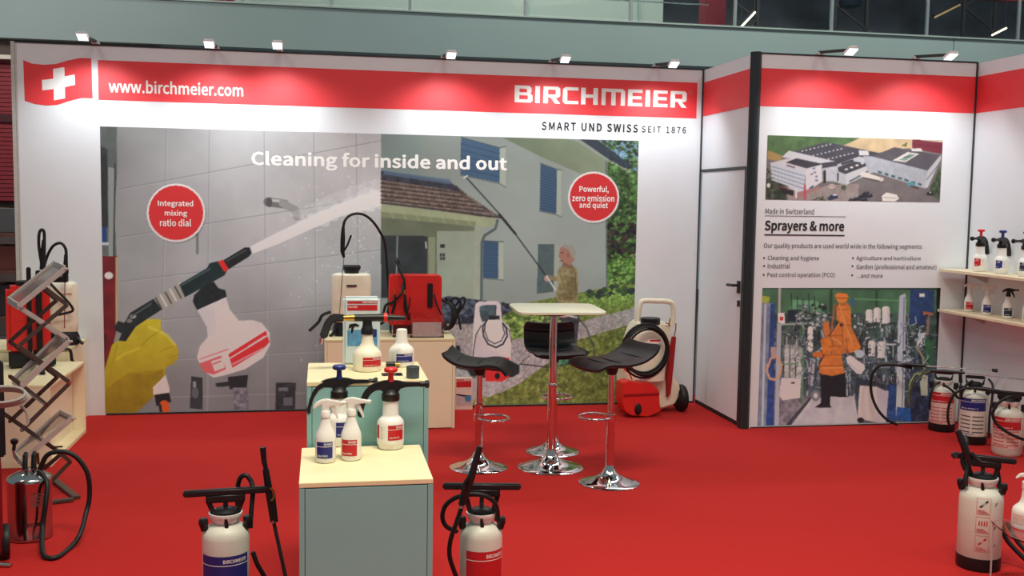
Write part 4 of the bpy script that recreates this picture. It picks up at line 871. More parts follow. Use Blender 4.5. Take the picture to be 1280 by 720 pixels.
# ------------------------------------------------------------ bottles
def curved_label(t, r, a0, a1, z0, z1, m, name='label', ctx=None, n=10, off=.0008, stripe=True, tilt=0):
    R_ = r + off
    o = quad(on_cyl(R_), a0 * R_, a1 * R_, z0, z1, m, t, name, n)
    if ctx:
        w_ = (a1 - a0) * R_; h_ = z1 - z0
        quad(on_cyl(R_ + .0005), a0 * R_, a1 * R_, z1 - min(h_ * .30, .042), z1 - min(h_ * .27, .039), white_print, o, 'white_rule', n)
        lettering('BIRCHMEIER', (a1 * R_ - w_ * .52, a1 * R_ - w_ * .06, z1 - min(h_ * .21, .030), z1 - min(h_ * .07, .014)), on_cyl(R_ + .0006), white_print, o, .02)
        if ctx != True: lettering(ctx, (a0 * R_ + w_ * .08, a0 * R_ + w_ * .70, z0 + min(h_ * .10, .01), z0 + min(h_ * .24, .026)), on_cyl(R_ + .0006), white_print, o, .005)
    return o
def on_disp(u, v, z, off=0): p = atz(u, v, z); return p
def trigger_bottle(loc, rz, lab, lm, head=milky, group=None, s=1.0, body=milky, lname='Clean-Matic', flip=1):
    t = thing('trigger_spray_bottle', lab, 'spray bottle', loc, rz, group); t.scale = (s * flip, s, s)
    MB().lathe([(.030, 0), (.038, .003), (.0405, .010), (.041, .03), (.041, .095), (.039, .110), (.031, .130), (.023, .150), (.0185, .168), (.0165, .180), (.0165, .192)], 28).build('bottle', body, t)
    MB().lathe([(.0195, .182), (.0195, .204), (.0165, .208)], 20).build('screw_collar', head, t)
    hp = [(-.014, .200), (-.016, .232), (-.030, .226), (-.044, .214), (-.050, .218), (-.042, .236), (-.020, .250), (.006, .254), (.030, .248), (.066, .242), (.066, .232), (.034, .228), (.016, .222), (.014, .200)]
    MB().prism(hp, -.011, .011).build('spray_head', head, t, True, .003)
    MB().lathe([(.006, 0), (.0075, .002), (.0075, .014), (.004, .016)], 12, M=Matrix.Translation((.064, 0, .237)) @ Matrix.Rotation(PI / 2, 4, 'Y')).build('nozzle', head, t)
    MB().prism([(.020, .228), (.034, .226), (.046, .196), (.052, .172), (.046, .172), (.036, .192), (.022, .212)], -.007, .007).build('trigger', head, t, True, .002)
    if flip < 0: pass
    curved_label(t, .041, -.95, .70, .022, .088, lm, 'label', lname if flip > 0 else None)
    return t
cab_rz = RZ
z = ZL
trigger_bottle(atz(407, 577, z), cab_rz, 'white trigger spray bottle with a blue label, front left on the lower step', blue_label)
t = trigger_bottle(atz(439, 574, z), cab_rz - .15, 'white trigger spray bottle with a red label, beside the blue-labelled one', red_label)

def pump_head(t, z, knob, sgn=1, s=1.0, grip_m=grip):
    """pistol-shaped pump head with nozzle to +x"""
    mb = MB(); mb.lathe([(.036, z), (.038, z + .004), (.038, z + .028), (.030, z + .034), (.024, z + .05)], 24)
    mb.build('screw_cap', black, t)
    pts = [(-.140, -.070), (-.136, -.094), (-.116, -.092), (-.112, -.056), (-.100, -.020), (-.082, .008), (-.058, .022), (-.034, .020), (-.030, .0), (.030, .0), (.034, .022), (.060, .032), (.130, .034), (.130, .050), (.060, .052), (.034, .060), (-.020, .062), (-.060, .054), (-.090, .038), (-.112, .014), (-.128, -.024)]
    MB().prism([(sgn * p[0], z + .024 + p[1] * 1.0) for p in pts], -.014, .014).build('pistol_grip', black, t, True, .005)
    MB().lathe([(.012, 0), (.012, .02), (.016, .022), (.018, .034), (.012, .038)], 14, M=Matrix.Translation((sgn * .124, 0, z + .066)) @ Matrix.Rotation(sgn * PI / 2, 4, 'Y')).build('nozzle', black, t)
    MB().lathe([(.014, z + .08), (.011, z + .10), (.011, z + .118), (.013, z + .120)], 14).build('pump_rod', knob, t)
    MB().lathe([(.012, z + .118), (.026, z + .121), (.0285, z + .126), (.0285, z + .134), (.024, z + .139), (.010, z + .140)], 20).build('pump_knob', knob, t)
def pump_sprayer(loc, rz, lab, knob, lm, group=None, s=1.0, sgn=1, la=(-.25, 1.0), label_second=True):
    t = thing('hand_pump_sprayer', lab, 'sprayer', loc, rz, group); t.scale = (s, s, s)
    MB().lathe([(.040, 0), (.048, .003), (.050, .012), (.056, .022), (.057, .035), (.057, .105), (.054, .120), (.044, .132), (.036, .138), (.0335, .145), (.033, .205)], 32).build('tank', milky, t)
    MB().lathe([(.026, .08), (.026, .2045)], 16).build('cylinder', mat('pale_grey_plastic', (190, 200, 210), .4), t)
    pump_head(t, .205, knob, sgn)
    curved_label(t, .057, la[0], la[1], .045, .108, lm, 'label', 'Foam-Matic 1.25 P' if False else 'Super Star 1.25')
    curved_label(t, .057, -1.35, -1.02, .05, .106, lm, 'side_label')
    for k in range(6): quad(on_cyl(.058), -.048, -.040 if k % 2 else -.036, .052 + k * .009, .0535 + k * .009, lm, t, 'scale_mark')
    return t
pump_sprayer(atz(488, 560, z), cab_rz, 'hand pump sprayer with red knob and red label, right on the lower step', red_pl, red_label)
pump_sprayer(atz(424, 556, z), cab_rz, 'hand pump sprayer with blue knob, behind the two trigger bottles', blue_pl, blue_label)

# upper step
def foam_bottle(loc, rz, lab, lm, cap, lw, name='foam_bottle', cat='bottle', lname='Foam-Matic 1.0 C'):
    t = thing(name, lab, cat, loc, rz)
    MB().lathe([(.050, 0), (.061, .003), (.0635, .012), (.064, .03), (.064, .074), (.061, .086), (.050, .098), (.036, .110), (.029, .124), (.0255, .14), (.0225, .185)], 32).build('bottle', cream if cap == 'foam' else milky, t)
    curved_label(t, .064, lw[0], lw[1], .026, .068, lm, 'label', lname)
    return t
zu = ZU
fb_ = foam_bottle(atz(459, 463, zu), cab_rz, 'large foam spray bottle with red label and a black spray gun on top', red_label, 'foam', (-.35, 1.15))
F = Fr(fb_.location, cab_rz)
MB().lathe([(.0275, .166), (.0285, .17), (.0285, .188), (.024, .196), (.021, .212)], 24).build('cap', black, fb_)
ga = .240
MB().tube([(-.058, 0, ga), (.075, 0, ga)], [.0165, .019, .019, .0175], 16).lathe([(.022, .20), (.020, .24)], 16).build('mixing_body', black, fb_)
MB().tube([(.073, 0, ga), (.090, 0, ga)], .021, 18).build('red_ring', red_pl, fb_)
MB().tube([(.088, 0, ga), (.17, 0, ga - .002)], [.015, .012, .012, .013, .010], 14).build('nozzle', black, fb_)
MB().tube([(-.108, 0, ga), (-.056, 0, ga)], [.013, .016, .012, .016, .013, .017, .015], 16).build('quick_coupling', brass, fb_)
g = MB().prism([(-.10, ga + .016), (-.158, ga + .020), (-.188, ga - .012), (-.214, ga - .082), (-.190, ga - .096), (-.178, ga - .090), (-.160, ga - .030), (-.146, ga - .016), (-.10, ga - .014)], -.015, .015)
g.build('gun_grip', grip, fb_, True, .006)
MB().tube([(-.163, 0, ga + .028), (-.20, 0, ga + .012), (-.218, 0, ga - .02), (-.258, 0, ga - .058)], .007, 8, 4).build('trigger', black, fb_)
MB().tube([(-.205, 0, ga - .088), (-.208, 0, ga - .118)], [.009, .007], 10).build('hose_nipple', chrome, fb_)
fb2 = foam_bottle(atz(502, 457, zu), cab_rz, 'white bottle with blue label and a tall white cap, right on the upper step', blue_label, 'blue', (-.5, .9), 'capped_bottle')
fb2.scale = (.93, .93, .93)
MB().lathe([(.034, .112), (.030, .13), (.0265, .176), (.026, .182), (.022, .186)], 24).build('tall_cap', milky, fb2)
# product box, standing behind the foam bottle
bp = atz(452, 456, zu); F = Fr((bp.x, bp.y, zu), cab_rz)
t = thing('product_box', 'upright white and blue product box with red bands behind the foam bottle', 'box', F.P, cab_rz)
o = MB().box((-.086, 0, 0), (.086, .07, .318)).build('carton', mat('pale_blue_carton', (206, 220, 224), .4), t, False, .012, 3)
quad(on_y(-.001), -.066, .072, .288, .300, red_label, t, 'red_header'); lettering('BIRCHMEIER', (.004, .068, .2905, .2975), on_y(-.0015), white_print, t, .02)
quad(on_y(-.001), -.066, .072, .256, .282, red_label, t, 'red_panel'); lettering('Foam-Matic', (-.062, -.02, .268, .278), on_y(-.0015), white_print, t, .01)
for x in (-.062, -.044, -.026): quad(on_y(-.001), x, x + .013, .208, .221, red_label, t, 'icon')
quad(on_y(-.001), -.066, .072, .09, .165, mat('blue_picture', (92, 150, 190), .5, var=.3, scale=40), t, 'picture')
quad(on_y(-.0015), .052, .069, .13, .168, blue_label, t, 'picture_bottle')
MB().prism([(-.062, .17), (-.056, .192), (-.03, .196), (-.012, .188), (-.012, .182), (-.034, .182), (-.042, .150), (-.05, .150), (-.048, .178)], -.0022, -.0012).build('picture_gun', black, t, False)
# cup, fitting, card
cp = atz(516, 472.5, zu); t = thing('dark_cup', 'dark grey plastic cup at the right front corner of the upper step', 'cup', (cp.x, cp.y, zu), cab_rz)
MB().lathe([(.026, 0), (.028, .002), (.0285, .05), (.0265, .052), (.0255, .05), (.025, .006), (.0, .005)], 28).build('cup', mat('slate_plastic', (72, 82, 88), .5), t)
cp = atz(488, 460, zu); t = thing('hose_connector', 'black hose connector with brass end beside the foam bottle', 'connector', (cp.x, cp.y, zu), cab_rz)
MB().tube([(-.02, 0, .016), (.022, 0, .016)], [.014, .0155, .0155, .013], 14).build('sleeve', black, t); MB().tube([(.021, 0, .016), (.045, 0, .016)], [.009, .010, .007], 12).build('brass_tip', brass, t)
cp = atz(490, 468.5, zu); t = thing('acrylic_card_stand', 'flat clear acrylic card stand between foam bottle and cup', 'stand', (cp.x, cp.y, zu), cab_rz)
MB().box((-.045, -.03, 0), (.045, .035, .003)).box((-.045, .030, .003), (.045, .033, .02)).build('plate', acrylic, t, False)

# ------------------------------------------------------------ knapsack sprayers and case on the wide cabinet
def lance_handle(mb, a, b, r=.014):
    a, b = Vector(a), Vector(b); mb.tube([a, a.lerp(b, .2), a.lerp(b, .25), a.lerp(b, .8), b], [r * .75, r, r * 1.15, r, r * .9, r * .55], 10)
ZP = .72
t = thing('knapsack_sprayer', 'cream knapsack sprayer with a black lid on the wide cabinet', 'sprayer', (-3.115, -.52, ZP), 0)
F = Fr(t.location)
t.rotation_euler.z = F.rz
MB().lathe([(.13, .105), (.150, .12), (.155, .16), (.158, .46), (.150, .485), (.12, .497)], 36, pw=3.2, sy=.72).build('tank', cream, t)
MB().lathe([(.125, 0), (.148, .004), (.150, .05), (.135, .105), (.10, .12)], 32, pw=3.2, sy=.8).build('base', black, t)
MB().lathe([(.052, .490), (.058, .500), (.060, .52), (.068, .523), (.068, .55), (.06, .556)], 24).build('lid', black, t)
MB().box((-.072, -.018, .528), (.072, .018, .562)).build('lid_grip', black, t, True, .008)
MB().box((-.04, -.128, .40), (.04, -.118, .412)).build('hose_clip', black, t, False, .002)
for s in (-1, 1): MB().tube([(s * .13, -.10, .06), (s * .15, -.12, .02), (s * .17, -.11, .005)], .012, 8, 4).build('foot', black, t)
mb = MB(); P = F.path([(429, 283), (428.5, 298), (428, 314), (430, 322)], -.17); mb.tube(P, [.012, .019, .017, .010], 10)
mb.tube(F.path([(429, 315), (434, 307), (439, 294)], -.17), .008, 8)
mb.build('lance_handle', black, t)
MB().tube(F.path([(430, 321), (428, 345), (426, 372), (424, 396)], -.17), .0035, 8, 4).build('lance_tube', steel, t)
MB().tube(F.path([(429, 284, -.17), (431, 276, -.17), (437, 269.5, -.15), (446, 267, -.12), (456, 269, -.08), (466, 277, -.02), (475, 290, .05), (481, 305, .09), (484, 340, .12), (486, 380, .12), (480, 402, .05), (462, 408, 0)]), .0105, 10, 6).build('hose', rubber, t)

t = thing('red_knapsack_sprayer', 'red box-shaped knapsack sprayer on the wide cabinet, behind the acrylic tray', 'sprayer', (-2.60, -.49, ZP), 0)
F = Fr(t.location, 0)
a, c = F.L(486, 422), F.L(552, 343.5)
W_ = (c.x - a.x) / 2; xm = (c.x + a.x) / 2; Hh = c.z
cn = [(xm + sx_ * (W_ - .03 + .03 * math.cos(a_)), (Hh - .03 + .03 * math.sin(a_))) for sx_, rng in ((1, (0, 1, 2, 3, 4)), (-1, (4, 3, 2, 1, 0))) for a_ in [q * PI / 8 for q in rng]]
MB().prism([(xm - W_, .075), (xm + W_, .075)] + cn, -.03, .13).build('tank', red_pl, t, True, .008, 3)
MB().box((xm - W_ + .01, -.02, 0), (xm + W_ - .01, .13, .075)).build('base', black, t, True, .01)
p = F.L(537, 369); MB().box((p.x - .021, -.052, p.z - .095), (p.x + .021, -.036, p.z + .10)).build('nozzle_holder', black, t, True, .004)
mb = MB(); mb.tube(F.path([(506, 368), (507, 384), (510, 400)], -.10), [.010, .018, .017, .012], 10); mb.tube(F.path([(513, 372), (511, 384), (509, 392)], -.10), .005, 8); mb.build('lance_handle', black, t)
MB().tube(F.path([(506, 360), (506, 368)], -.10), .007, 10).build('brass_nut', brass, t)
MB().tube(F.path([(494, 368), (493, 382), (490, 392)], -.09), [.008, .014, .010], 10).build('spare_handle', black, t)
MB().tube(F.path([(494, 362), (494, 368)], -.09), .006, 10).build('brass_nut', brass, t)
MB().tube(F.path([(543, 368, -.06), (546, 380, -.08), (552, 394, -.07)]), .007, 8, 4).build('strap', black, t)
MB().tube(F.path([(506, 362, -.10), (505, 350, -.10), (500, 338, -.08), (495, 325, -.04), (494, 322, .02), (499, 330, .06), (503, 350, .0), (502, 366, -.07), (490, 378, -.05), (482, 382, .0), (478, 400, .04)]), .0105, 8, 6).build('hose', rubber, t)
mb = MB()
for k in range(4):
    dx = k * .011
    mb.tube([Vector(p) + Vector((dx, .012 * k, 0)) for p in F.path([(553, 375, .02), (562, 380, -.02), (566, 394, -.04), (563, 406, -.04), (556, 412, -.02), (552, 404, .03)])], .010, 8, 6)
mb.tube(F.path([(560, 378, 0), (570, 372, 0), (576, 380, .0), (572, 390, 0), (574, 400, 0), (576, 412, -.02)]), .010, 8, 6)
mb.tube(F.path([(557, 372, 0), (566, 384, .02), (578, 372, .03), (581, 378, .02), (570, 396, .0)]), .009, 8, 6)
mb.build('coiled_hose', rubber, t)

ap = Vector((-2.50, -.735, ZP)); F = Fr(ap, 0)
t = thing('acrylic_tray', 'clear acrylic tray in front of the red knapsack sprayer', 'tray', ap)
a, c = F.L(512.5, 424), F.L(555, 391.5); th = .005
wx0, wx1, hz = a.x, c.x, c.z
MB().box((wx0, -.02, 0), (wx1, .13, th)).build('floor_plate', acrylic, t, False)
MB().box((wx0, -.02, th), (wx1, -.02 + th, hz)).build('front_plate', acrylic, t, False)
MB().box((wx0, .125, th), (wx1, .13, hz)).build('back_plate', acrylic, t, False)
for x in (wx0, wx1 - th): MB().box((x, -.0148, th), (x + th, .1248, hz)).build('side_plate', acrylic, t, False)
MB().box((wx0 + .02, .0, th + .001), (wx1 - .02, .008, hz * .62)).build('leaflet', mat('leaflet_paper', (236, 222, 222), .5, var=.1, scale=30), t, False)
a2 = F.L(493, 418, .02); t2 = thing('acrylic_tray', 'smaller clear acrylic tray left of the other, behind the blue-labelled bottle', 'tray', (ap.x + wx0 - .075, ap.y + .05, ZP))
MB().box((-.06, -.02, 0), (.06, .10, th)).build('floor_plate', acrylic, t2, False); MB().box((-.06, -.02, th), (.06, -.015, .19)).build('front_plate', acrylic, t2, False)
for x in (-.06, .055): MB().box((x, -.0148, th), (x + th, .10, .19)).build('side_plate', acrylic, t2, False)

# ------------------------------------------------------------ leaflet box on the floor
p = atz(579.5, 512.5, 0); F = Fr((p.x, -.11, 0), 0)
t = thing('leaflet_holder', 'small pale leaflet box with red header on the floor beside the wide cabinet', 'box', (F.L(579.5, 513).x + F.P.x, -.11, 0))
MB().box((-.075, 0, 0), (.078, .06, .28)).build('carton', mat('pale_carton', (226, 200, 190), .5), t, False, .003)
quad(on_y(-.001), -.066, .064, .258, .268, red_label, t, 'red_rule'); quad(on_y(-.001), -.066, .064, .198, .252, red_label, t, 'red_header')
lettering('BIRCHMEIER', (0, .06, .259, .267), on_y(-.002), white_print, t, .02)
quad(on_y(-.001), -.066, .07, .035, .13, mat('leaflet_picture', (190, 170, 176), .5, var=.3, scale=60), t, 'picture')
MB().lathe([(.026, 0), (.027, .002)], 20, M=Matrix.Translation((.038, -.001, .10)) @ Matrix.Rotation(PI / 2, 4, 'X')).build('blue_spot', mat('sky_blue_print', (60, 130, 180), .5), t, False)
MB().prism([(-.066, .142), (.03, .128), (.06, .126), (.06, .120), (.0, .118), (-.066, .132)], -.0022, -.0012).build('picture_lance', black, t, False)

# ------------------------------------------------------------ trolley sprayer, right end of the back wall
P0 = Vector((-.60, -.42, 0)); F = Fr(P0, .10)
t = thing('trolley_sprayer', 'cream wheeled trolley sprayer with red front and coiled black hose', 'sprayer', P0, .10)
L = F.L
outer = [(782, 515), (779, 470), (783, 440), (793, 410), (797, 402), (800, 380), (806, 373.5), (836, 374.5), (843, 380), (844, 392), (840, 440), (838, 465), (846, 478), (851, 484), (846, 500), (842, 506), (822, 512), (800, 516)]
P = [L(u, v) for u, v in outer]
body = [(782, 515), (779, 470), (784, 440), (791, 415), (797, 402), (838, 404), (838, 440), (838, 465), (846, 478), (851, 484), (846, 500), (842, 506), (822, 512), (800, 516)]
MB().prism([(L(u, v).x, max(.012, L(u, v).z)) for u, v in body], -.02, .17).build('body', cream, t, True, .016, 3)
h_ = MB(); h_.tube(F.path([(797, 406), (798, 392), (801, 379), (806, 376), (820, 376.3), (835, 377), (841, 381), (841.5, 392), (839.5, 408)], .06), .023, 12, 5); h_.build('push_handle', cream, t)
c0 = L(812, 470); zb, zt = L(812, 462).z, L(810, 404).z; cx = L(811, 430).x
MB().lathe([(.135, zb - .08), (.14, zb), (.135, zb + .10), (.118, zt - .10), (.10, zt - .045), (.085, zt - .01), (.075, zt)], 32, c=(cx, -.02, 0), sy=.9).build('tank', cream, t)
MB().lathe([(.080, zt - .004), (.084, zt), (.084, zt + .045), (.078, zt + .05)], 28, c=(cx, -.02, 0)).build('tank_lid', black, t)
lb = MB(); zl = L(810, 424).z
o = quad(lambda x, z: (cx + .136 * math.sin(x / .136) * .92, -.024 - .128 * math.cos(x / .136) , z), -.062, .055, zl - .02, zl + .018, white_print, t, 'label', 8)
quad(lambda x, z: (cx + .137 * math.sin(x / .137) * .92, -.026 - .128 * math.cos(x / .137), z), -.06, .035, zl + .001, zl + .016, red_label, t, 'label_band', 8)
# hose coil
ctr = L(807, 436.5, -.19); mb = MB()
for k, (rx, rz_) in enumerate(((.205, .215), (.188, .195), (.195, .205), (.212, .228), (.180, .20))):
    mb.tube([(ctr.x + rx * math.cos(a) + .004 * k, -.165 - .012 * (k % 3) - .02 * math.sin(a), ctr.z + rz_ * math.sin(a) - .008 * k) for a in [i * PI / 16 for i in range(32)]], .0095, 8, closed=True)
mb.build('hose_coil', rubber, t)
MB().tube(F.path([(777, 452, -.17), (781, 462, -.16), (786, 466, -.14), (790, 474, -.1)]), .006, 8, 5).build('red_hose_end', red_pl, t)
# red front
rf = [(776, 478), (784, 475), (797, 478), (805, 477), (812, 478), (817, 483), (821, 487), (822, 505), (824, 512), (808, 519.5), (786, 518), (778, 512), (775, 500)]
MB().prism([(L(u, v, -.12).x, max(.004, L(u, v, -.12).z)) for u, v in rf], -.17, -.02).build('red_shell', red_pl, t, True, .005, 2)
MB().box((L(777, 494, -.12).x, -.176, L(790, 494, -.12).z), (L(821, 494, -.12).x, -.168, L(790, 491, -.12).z)).build('shell_ridge', mat('darker_red_plastic', (150, 22, 26), .4), t, True, .002)
p = L(797.5, 509, -.17); MB().lathe([(.03, 0), (.032, .01), (.02, .02)], 20, M=Matrix.Translation((p.x, -.165, .075)) @ Matrix.Rotation(PI / 2, 4, 'X') @ Matrix.Diagonal((1, 1.6, 1, 1))).build('black_grommet', black, t)
# lance pouch, hooks, wheels
MB().prism([(L(841, 421, -.05).x, L(841, 421, -.05).z), (L(845, 421, -.05).x, L(845, 421, -.05).z), (L(842, 455, -.05).x, L(842, 455, -.05).z), (L(838, 492, -.05).x, L(838, 492, -.05).z), (L(834, 497, -.05).x, L(834, 497, -.05).z), (L(833, 470, -.05).x, L(833, 470, -.05).z), (L(837, 440, -.05).x, L(837, 440, -.05).z)], -.06, -.021).build('lance_pouch', mat('dark_red_pouch', (158, 24, 28), .6), t, True, .004)
MB().tube(F.path([(845, 404), (844.5, 412), (842, 424)], -.05), .006, 8).build('lance_end', brass, t)
MB().tube(F.path([(832, 403), (836, 406), (838, 398)], -.04), .006, 8).tube(F.path([(838, 408), (835, 404)], -.04), .005, 8).build('hook', brass, t)
for (u, v, y, nm) in ((848, 499.5, .02, 'r'), (792, 499, .16, 'l')):
    p = L(u, v, y); M = Matrix.Translation((p.x + (.02 if nm == 'r' else 0), y, .118)) @ Matrix.Rotation(PI / 2, 4, 'Y') @ Matrix.Rotation(0, 4, 'Z')
    wh = MB().lathe([(.07, -.03), (.112, -.026), (.118, -.015), (.118, .015), (.112, .026), (.07, .03)], 32, M=M).build('wheel', rubber, t)
    MB().lathe([(.03, -.034), (.06, -.031), (.06, .031), (.03, .036), (.012, .040)], 20, M=M).build('hub', grip, wh)
MB().tube([(L(800, 500).x, .10, .118), (L(848, 500).x, .05, .118)], .01, 8).build('axle', steel, t)

# ------------------------------------------------------------ pressure sprayers
def pressure_sprayer(P0, lab, R_, H_, lab_m, name, cat='sprayer', foot=True, tilt=0.0, label=(0.5, .72), group=None, handle='T', hw=.175, body=white_pe, la=(-1.0, .95), funnel=True, lower=None, rz=None, hy=None, foot_m=black, title=None):
    """R_ body radius, H_ height of the shoulder; returns the thing and its frame"""
    F = Fr(P0, rz); t = thing(name, lab, cat, P0, F.rz, group)
    z0 = .055 if foot else .012
    MB().lathe([(R_ * .93, z0), (R_, z0 + .012), (R_, H_ - .05), (R_ * .97, H_ - .028), (R_ * .86, H_ - .010), (R_ * .66, H_ + .004), (R_ * .55, H_ + .012), (R_ * .5, H_ + .02), (R_ * .52, H_ + .028)], 40).build('tank', body, t)
    if foot: MB().lathe([(R_ * .9, 0), (R_ * 1.0, .004), (R_ * 1.015, .01), (R_ * 1.015, .066), (R_ * .95, .07)], 40).build('foot', foot_m, t)
    else: MB().lathe([(R_ * .8, 0), (R_ * .9, .004), (R_ * .96, .016)], 36).build('foot_ring', body, t)
    zt = H_ + .028
    if funnel: MB().lathe([(R_ * .5, zt - .02), (R_ * .56, zt - .008), (R_ * .68, zt + .006), (R_ * .72, zt + .022), (R_ * .72, zt + .030), (R_ * .67, zt + .030), (R_ * .60, zt + .012), (0, zt + .010)], 36).build('funnel', milky, t)
    MB().lathe([(R_ * .50, zt + .011), (R_ * .56, zt + .020), (R_ * .54, zt + .036), (R_ * .40, zt + .046), (R_ * .15, zt + .05)], 28).build('pump_cap', black, t)
    zh = zt + (.115 if hy is None else hy)
    if handle == 'T':
        mb = MB(); mb.bar((-hw, 0, zh), (hw, 0, zh), .030, .028); mb.build('handle_bar', black, t, True, .006, 3)
        mb = MB(); mb.box((-.082, -.02, zh - .045), (.082, .02, zh - .008)); mb.build('handle_grip', black, t, True, .008, 3)
        for s in (-1, 1): MB().bar((s * .074, 0, zh - .03), (s * .050, 0, zt + .024), .016, .022).build('handle_arm', black, t, False, .003)
        MB().tube([(0, 0, zt + .04), (0, 0, zh - .03)], .010, 10).build('pump_rod', grip, t)
    else:
        mb = MB(); mb.tube([(-.055, 0, zt + .03), (-.068, 0, zh), (.068, 0, zh), (.055, 0, zt + .03)], .010, 8); mb.build('carry_frame', black, t)
        MB().box((-.066, -.013, zh - .012), (.066, .013, zh + .012)).build('handle_grip', black, t, True, .005)
    for s in (-1, 1):
        MB().tube([(s * R_ * .86, -.02, H_ - .012), (s * R_ * .94, -.02, H_ + .014)], .017, 14).lathe([(.012, H_ - .01), (.016, H_ + .006), (.020, H_ + .012), (.020, H_ + .030), (.016, H_ + .04)], 14, c=(s * R_ * .93, -.02, 0)).build('knob', black, t)
    MB().tube([(.004, -R_ * .60, H_ + .006), (0, -R_ * .66, H_ + .045)], [.009, .007], 10).build('valve', black, t)
    if lab_m:
        z1 = H_ * label[1]; zz = H_ * label[0]
        o = curved_label(t, R_, la[0], la[1], zz, z1, lab_m, 'label', title or 'Spray-Matic 5')
    return t, F
# front left, blue label
PL = Vector((-3.76, -4.32, 0))
t, F = pressure_sprayer(PL, 'white pressure sprayer with blue label and T-handle, left of the middle display', .099, .395, blue_label, 'pressure_sprayer', label=(.20, .72), la=(-1.25, 1.1), hy=.118)
MB().tube(F.path([(313, 660, -.01), (314, 640, .0), (316, 615, .02), (314, 602, .04), (307, 594, .05), (300, 598, .06), (297, 612, .07), (297, 634, .08)]), .0105, 12, 6).build('hose_loop', rubber, t)
MB().tube(F.path([(316, 690, .03), (322, 706, .03), (331, 722, .04), (338, 745, .05)]), .0105, 12, 6).build('hose_tail', rubber, t)
mb = MB(); P = F.path([(328.5, 559), (330, 576), (333, 589)], .05); mb.tube(P, [.014, .012, .009], 12); mb.tube(F.path([(332, 586), (336, 612), (341, 652)], .05), [.014, .017, .017, .019, .012], 12)
mb.tube(F.path([(341, 616), (343, 634), (345, 652)], .04), .010, 10); mb.build('lance_handle', black, t)
MB().tube(F.path([(337, 610), (341, 613), (342, 622), (339, 626)], .035), .006, 8, 4).build('trigger', brass, t)
MB().tube(F.path([(342, 652), (349, 684), (358, 726), (364, 758)], .05), .0085, 12).build('lance_tube', grip, t)
MB().lathe([(.014, 0), (.013, .012)], 14, M=Matrix.Translation(F.L(342, 653, .05)) @ Matrix.Rotation(-.2, 4, 'Y')).build('lance_nut', steel, t)
# front middle, red label
PM = Vector((-2.645, -4.36, 0))
t, F = pressure_sprayer(PM, 'white pressure sprayer with red label, right of the middle display', .095, .362, red_label, 'pressure_sprayer', label=(.24, .73), la=(-.75, 1.35), hy=.145)
MB().tube(F.path([(621, 650, -.02), (622, 640, -.03), (618, 628, -.05), (606, 620, -.07), (590, 618, -.08), (570, 622, -.06), (557, 632, -.03), (553, 646, .0), (558, 658, .02), (571, 664, .06)]), .0105, 12, 6).build('hose_loop', rubber, t)
MB().tube(F.path([(577, 634, -.13), (570, 655, -.13), (563, 676, -.12), (562, 695, -.1), (567, 712, -.08), (574, 730, -.05)]), .0105, 12, 6).build('hose_tail', rubber, t)
mb = MB(); mb.tube(F.path([(600, 558), (595, 576), (588, 600), (580, 620), (577, 631)], -.14), [.013, .015, .017, .019, .015], 12); mb.tube(F.path([(586, 596), (581, 604), (578, 618)], -.165), .008, 8); mb.build('lance_handle', black, t)
MB().lathe([(.012, 0), (.011, .012)], 12, M=Matrix.Translation(F.L(577, 635, -.14))).build('lance_nut', steel, t)
# front right, red pictograms and black foot
PR = Vector((-.075, -4.26, 0))
t, F = pressure_sprayer(PR, 'tall white pressure sprayer with red pictograms and black foot, front right', .104, .405, None, 'pressure_sprayer', hw=.150, hy=.125)
def pictogram(z0):
    r = .1052; x0, x1 = -.02, .045
    for a in ((x0, x1, z0, z0 + .0018), (x0, x1, z0 + .082, z0 + .0838), (x0, x0 + .0018, z0, z0 + .083), (x1, x1 + .0018, z0, z0 + .083)): quad(on_cyl(r), *a, red_pict, t, 'pictogram_frame', 3)
    for k in range(3): quad(on_cyl(r), x0 + .006, x1 - .006 - .01 * k, z0 + .006 + k * .007, z0 + .0095 + k * .007, red_pict, t, 'text_line', 3)
red_pict = mat('red_pictogram_print', (206, 96, 96), .5)
for i, z in enumerate((.105, .20, .295)):
    pictogram(z); pl = on_cyl(.1056)
    if i == 1:
        for k in range(4): MB().add([pl(-.008 + k * .012, z + .04), pl(-.002 + k * .012, z + .04), pl(k * .012, z + .066), pl(-.005 + k * .012, z + .062)], [(0, 1, 2, 3)]).build('pictogram', red_label, t, False)
    else: MB().add([pl(-.008, z + .038), pl(.002, z + .036), pl(.036, z + .068), pl(.030, z + .074)], [(0, 1, 2, 3)]).build('pictogram', red_label if i == 0 else black_print, t, False)
for z in (.13, .22, .34): MB().add([on_cyl(.1056)(x, z + dz) for x, dz in ((.066, 0), (.074, .004), (.082, .018), (.076, .018))], [(0, 1, 2, 3)]).build('scale_mark', grey_print, t, False)
MB().tube(F.path([(1207, 588, -.03), (1203, 575, -.02), (1208, 556, .0), (1206, 545, .03)]), .0115, 12, 6).build('hose_loop', rubber, t)
MB().tube(F.path([(1207, 608, -.06), (1207, 598, -.05), (1209, 586, -.03), (1206, 574, .0)]), .0115, 10, 5).build('hose_riser', rubber, t)
MB().tube(F.path([(1240, 575, .05), (1247, 590, .06), (1250, 620, .07), (1251, 650, .07), (1257, 672, .06), (1272, 690, .05), (1290, 706, .04), (1310, 716, .03)]), .0115, 12, 6).build('hose_tail', rubber, t)
MB().tube(F.path([(1258, 654, .12), (1268, 672, .1), (1284, 690, .08), (1306, 704, .05)]), .0105, 12, 6).build('hose_return', rubber, t)
mb = MB(); mb.tube(F.path([(1197, 538), (1203, 552), (1209, 568), (1214, 582)], -.06), [.014, .018, .018, .012], 12); mb.tube(F.path([(1214, 566), (1220, 573), (1226, 578)], -.07), .011, 10, 4); mb.build('lance_handle', black, t)
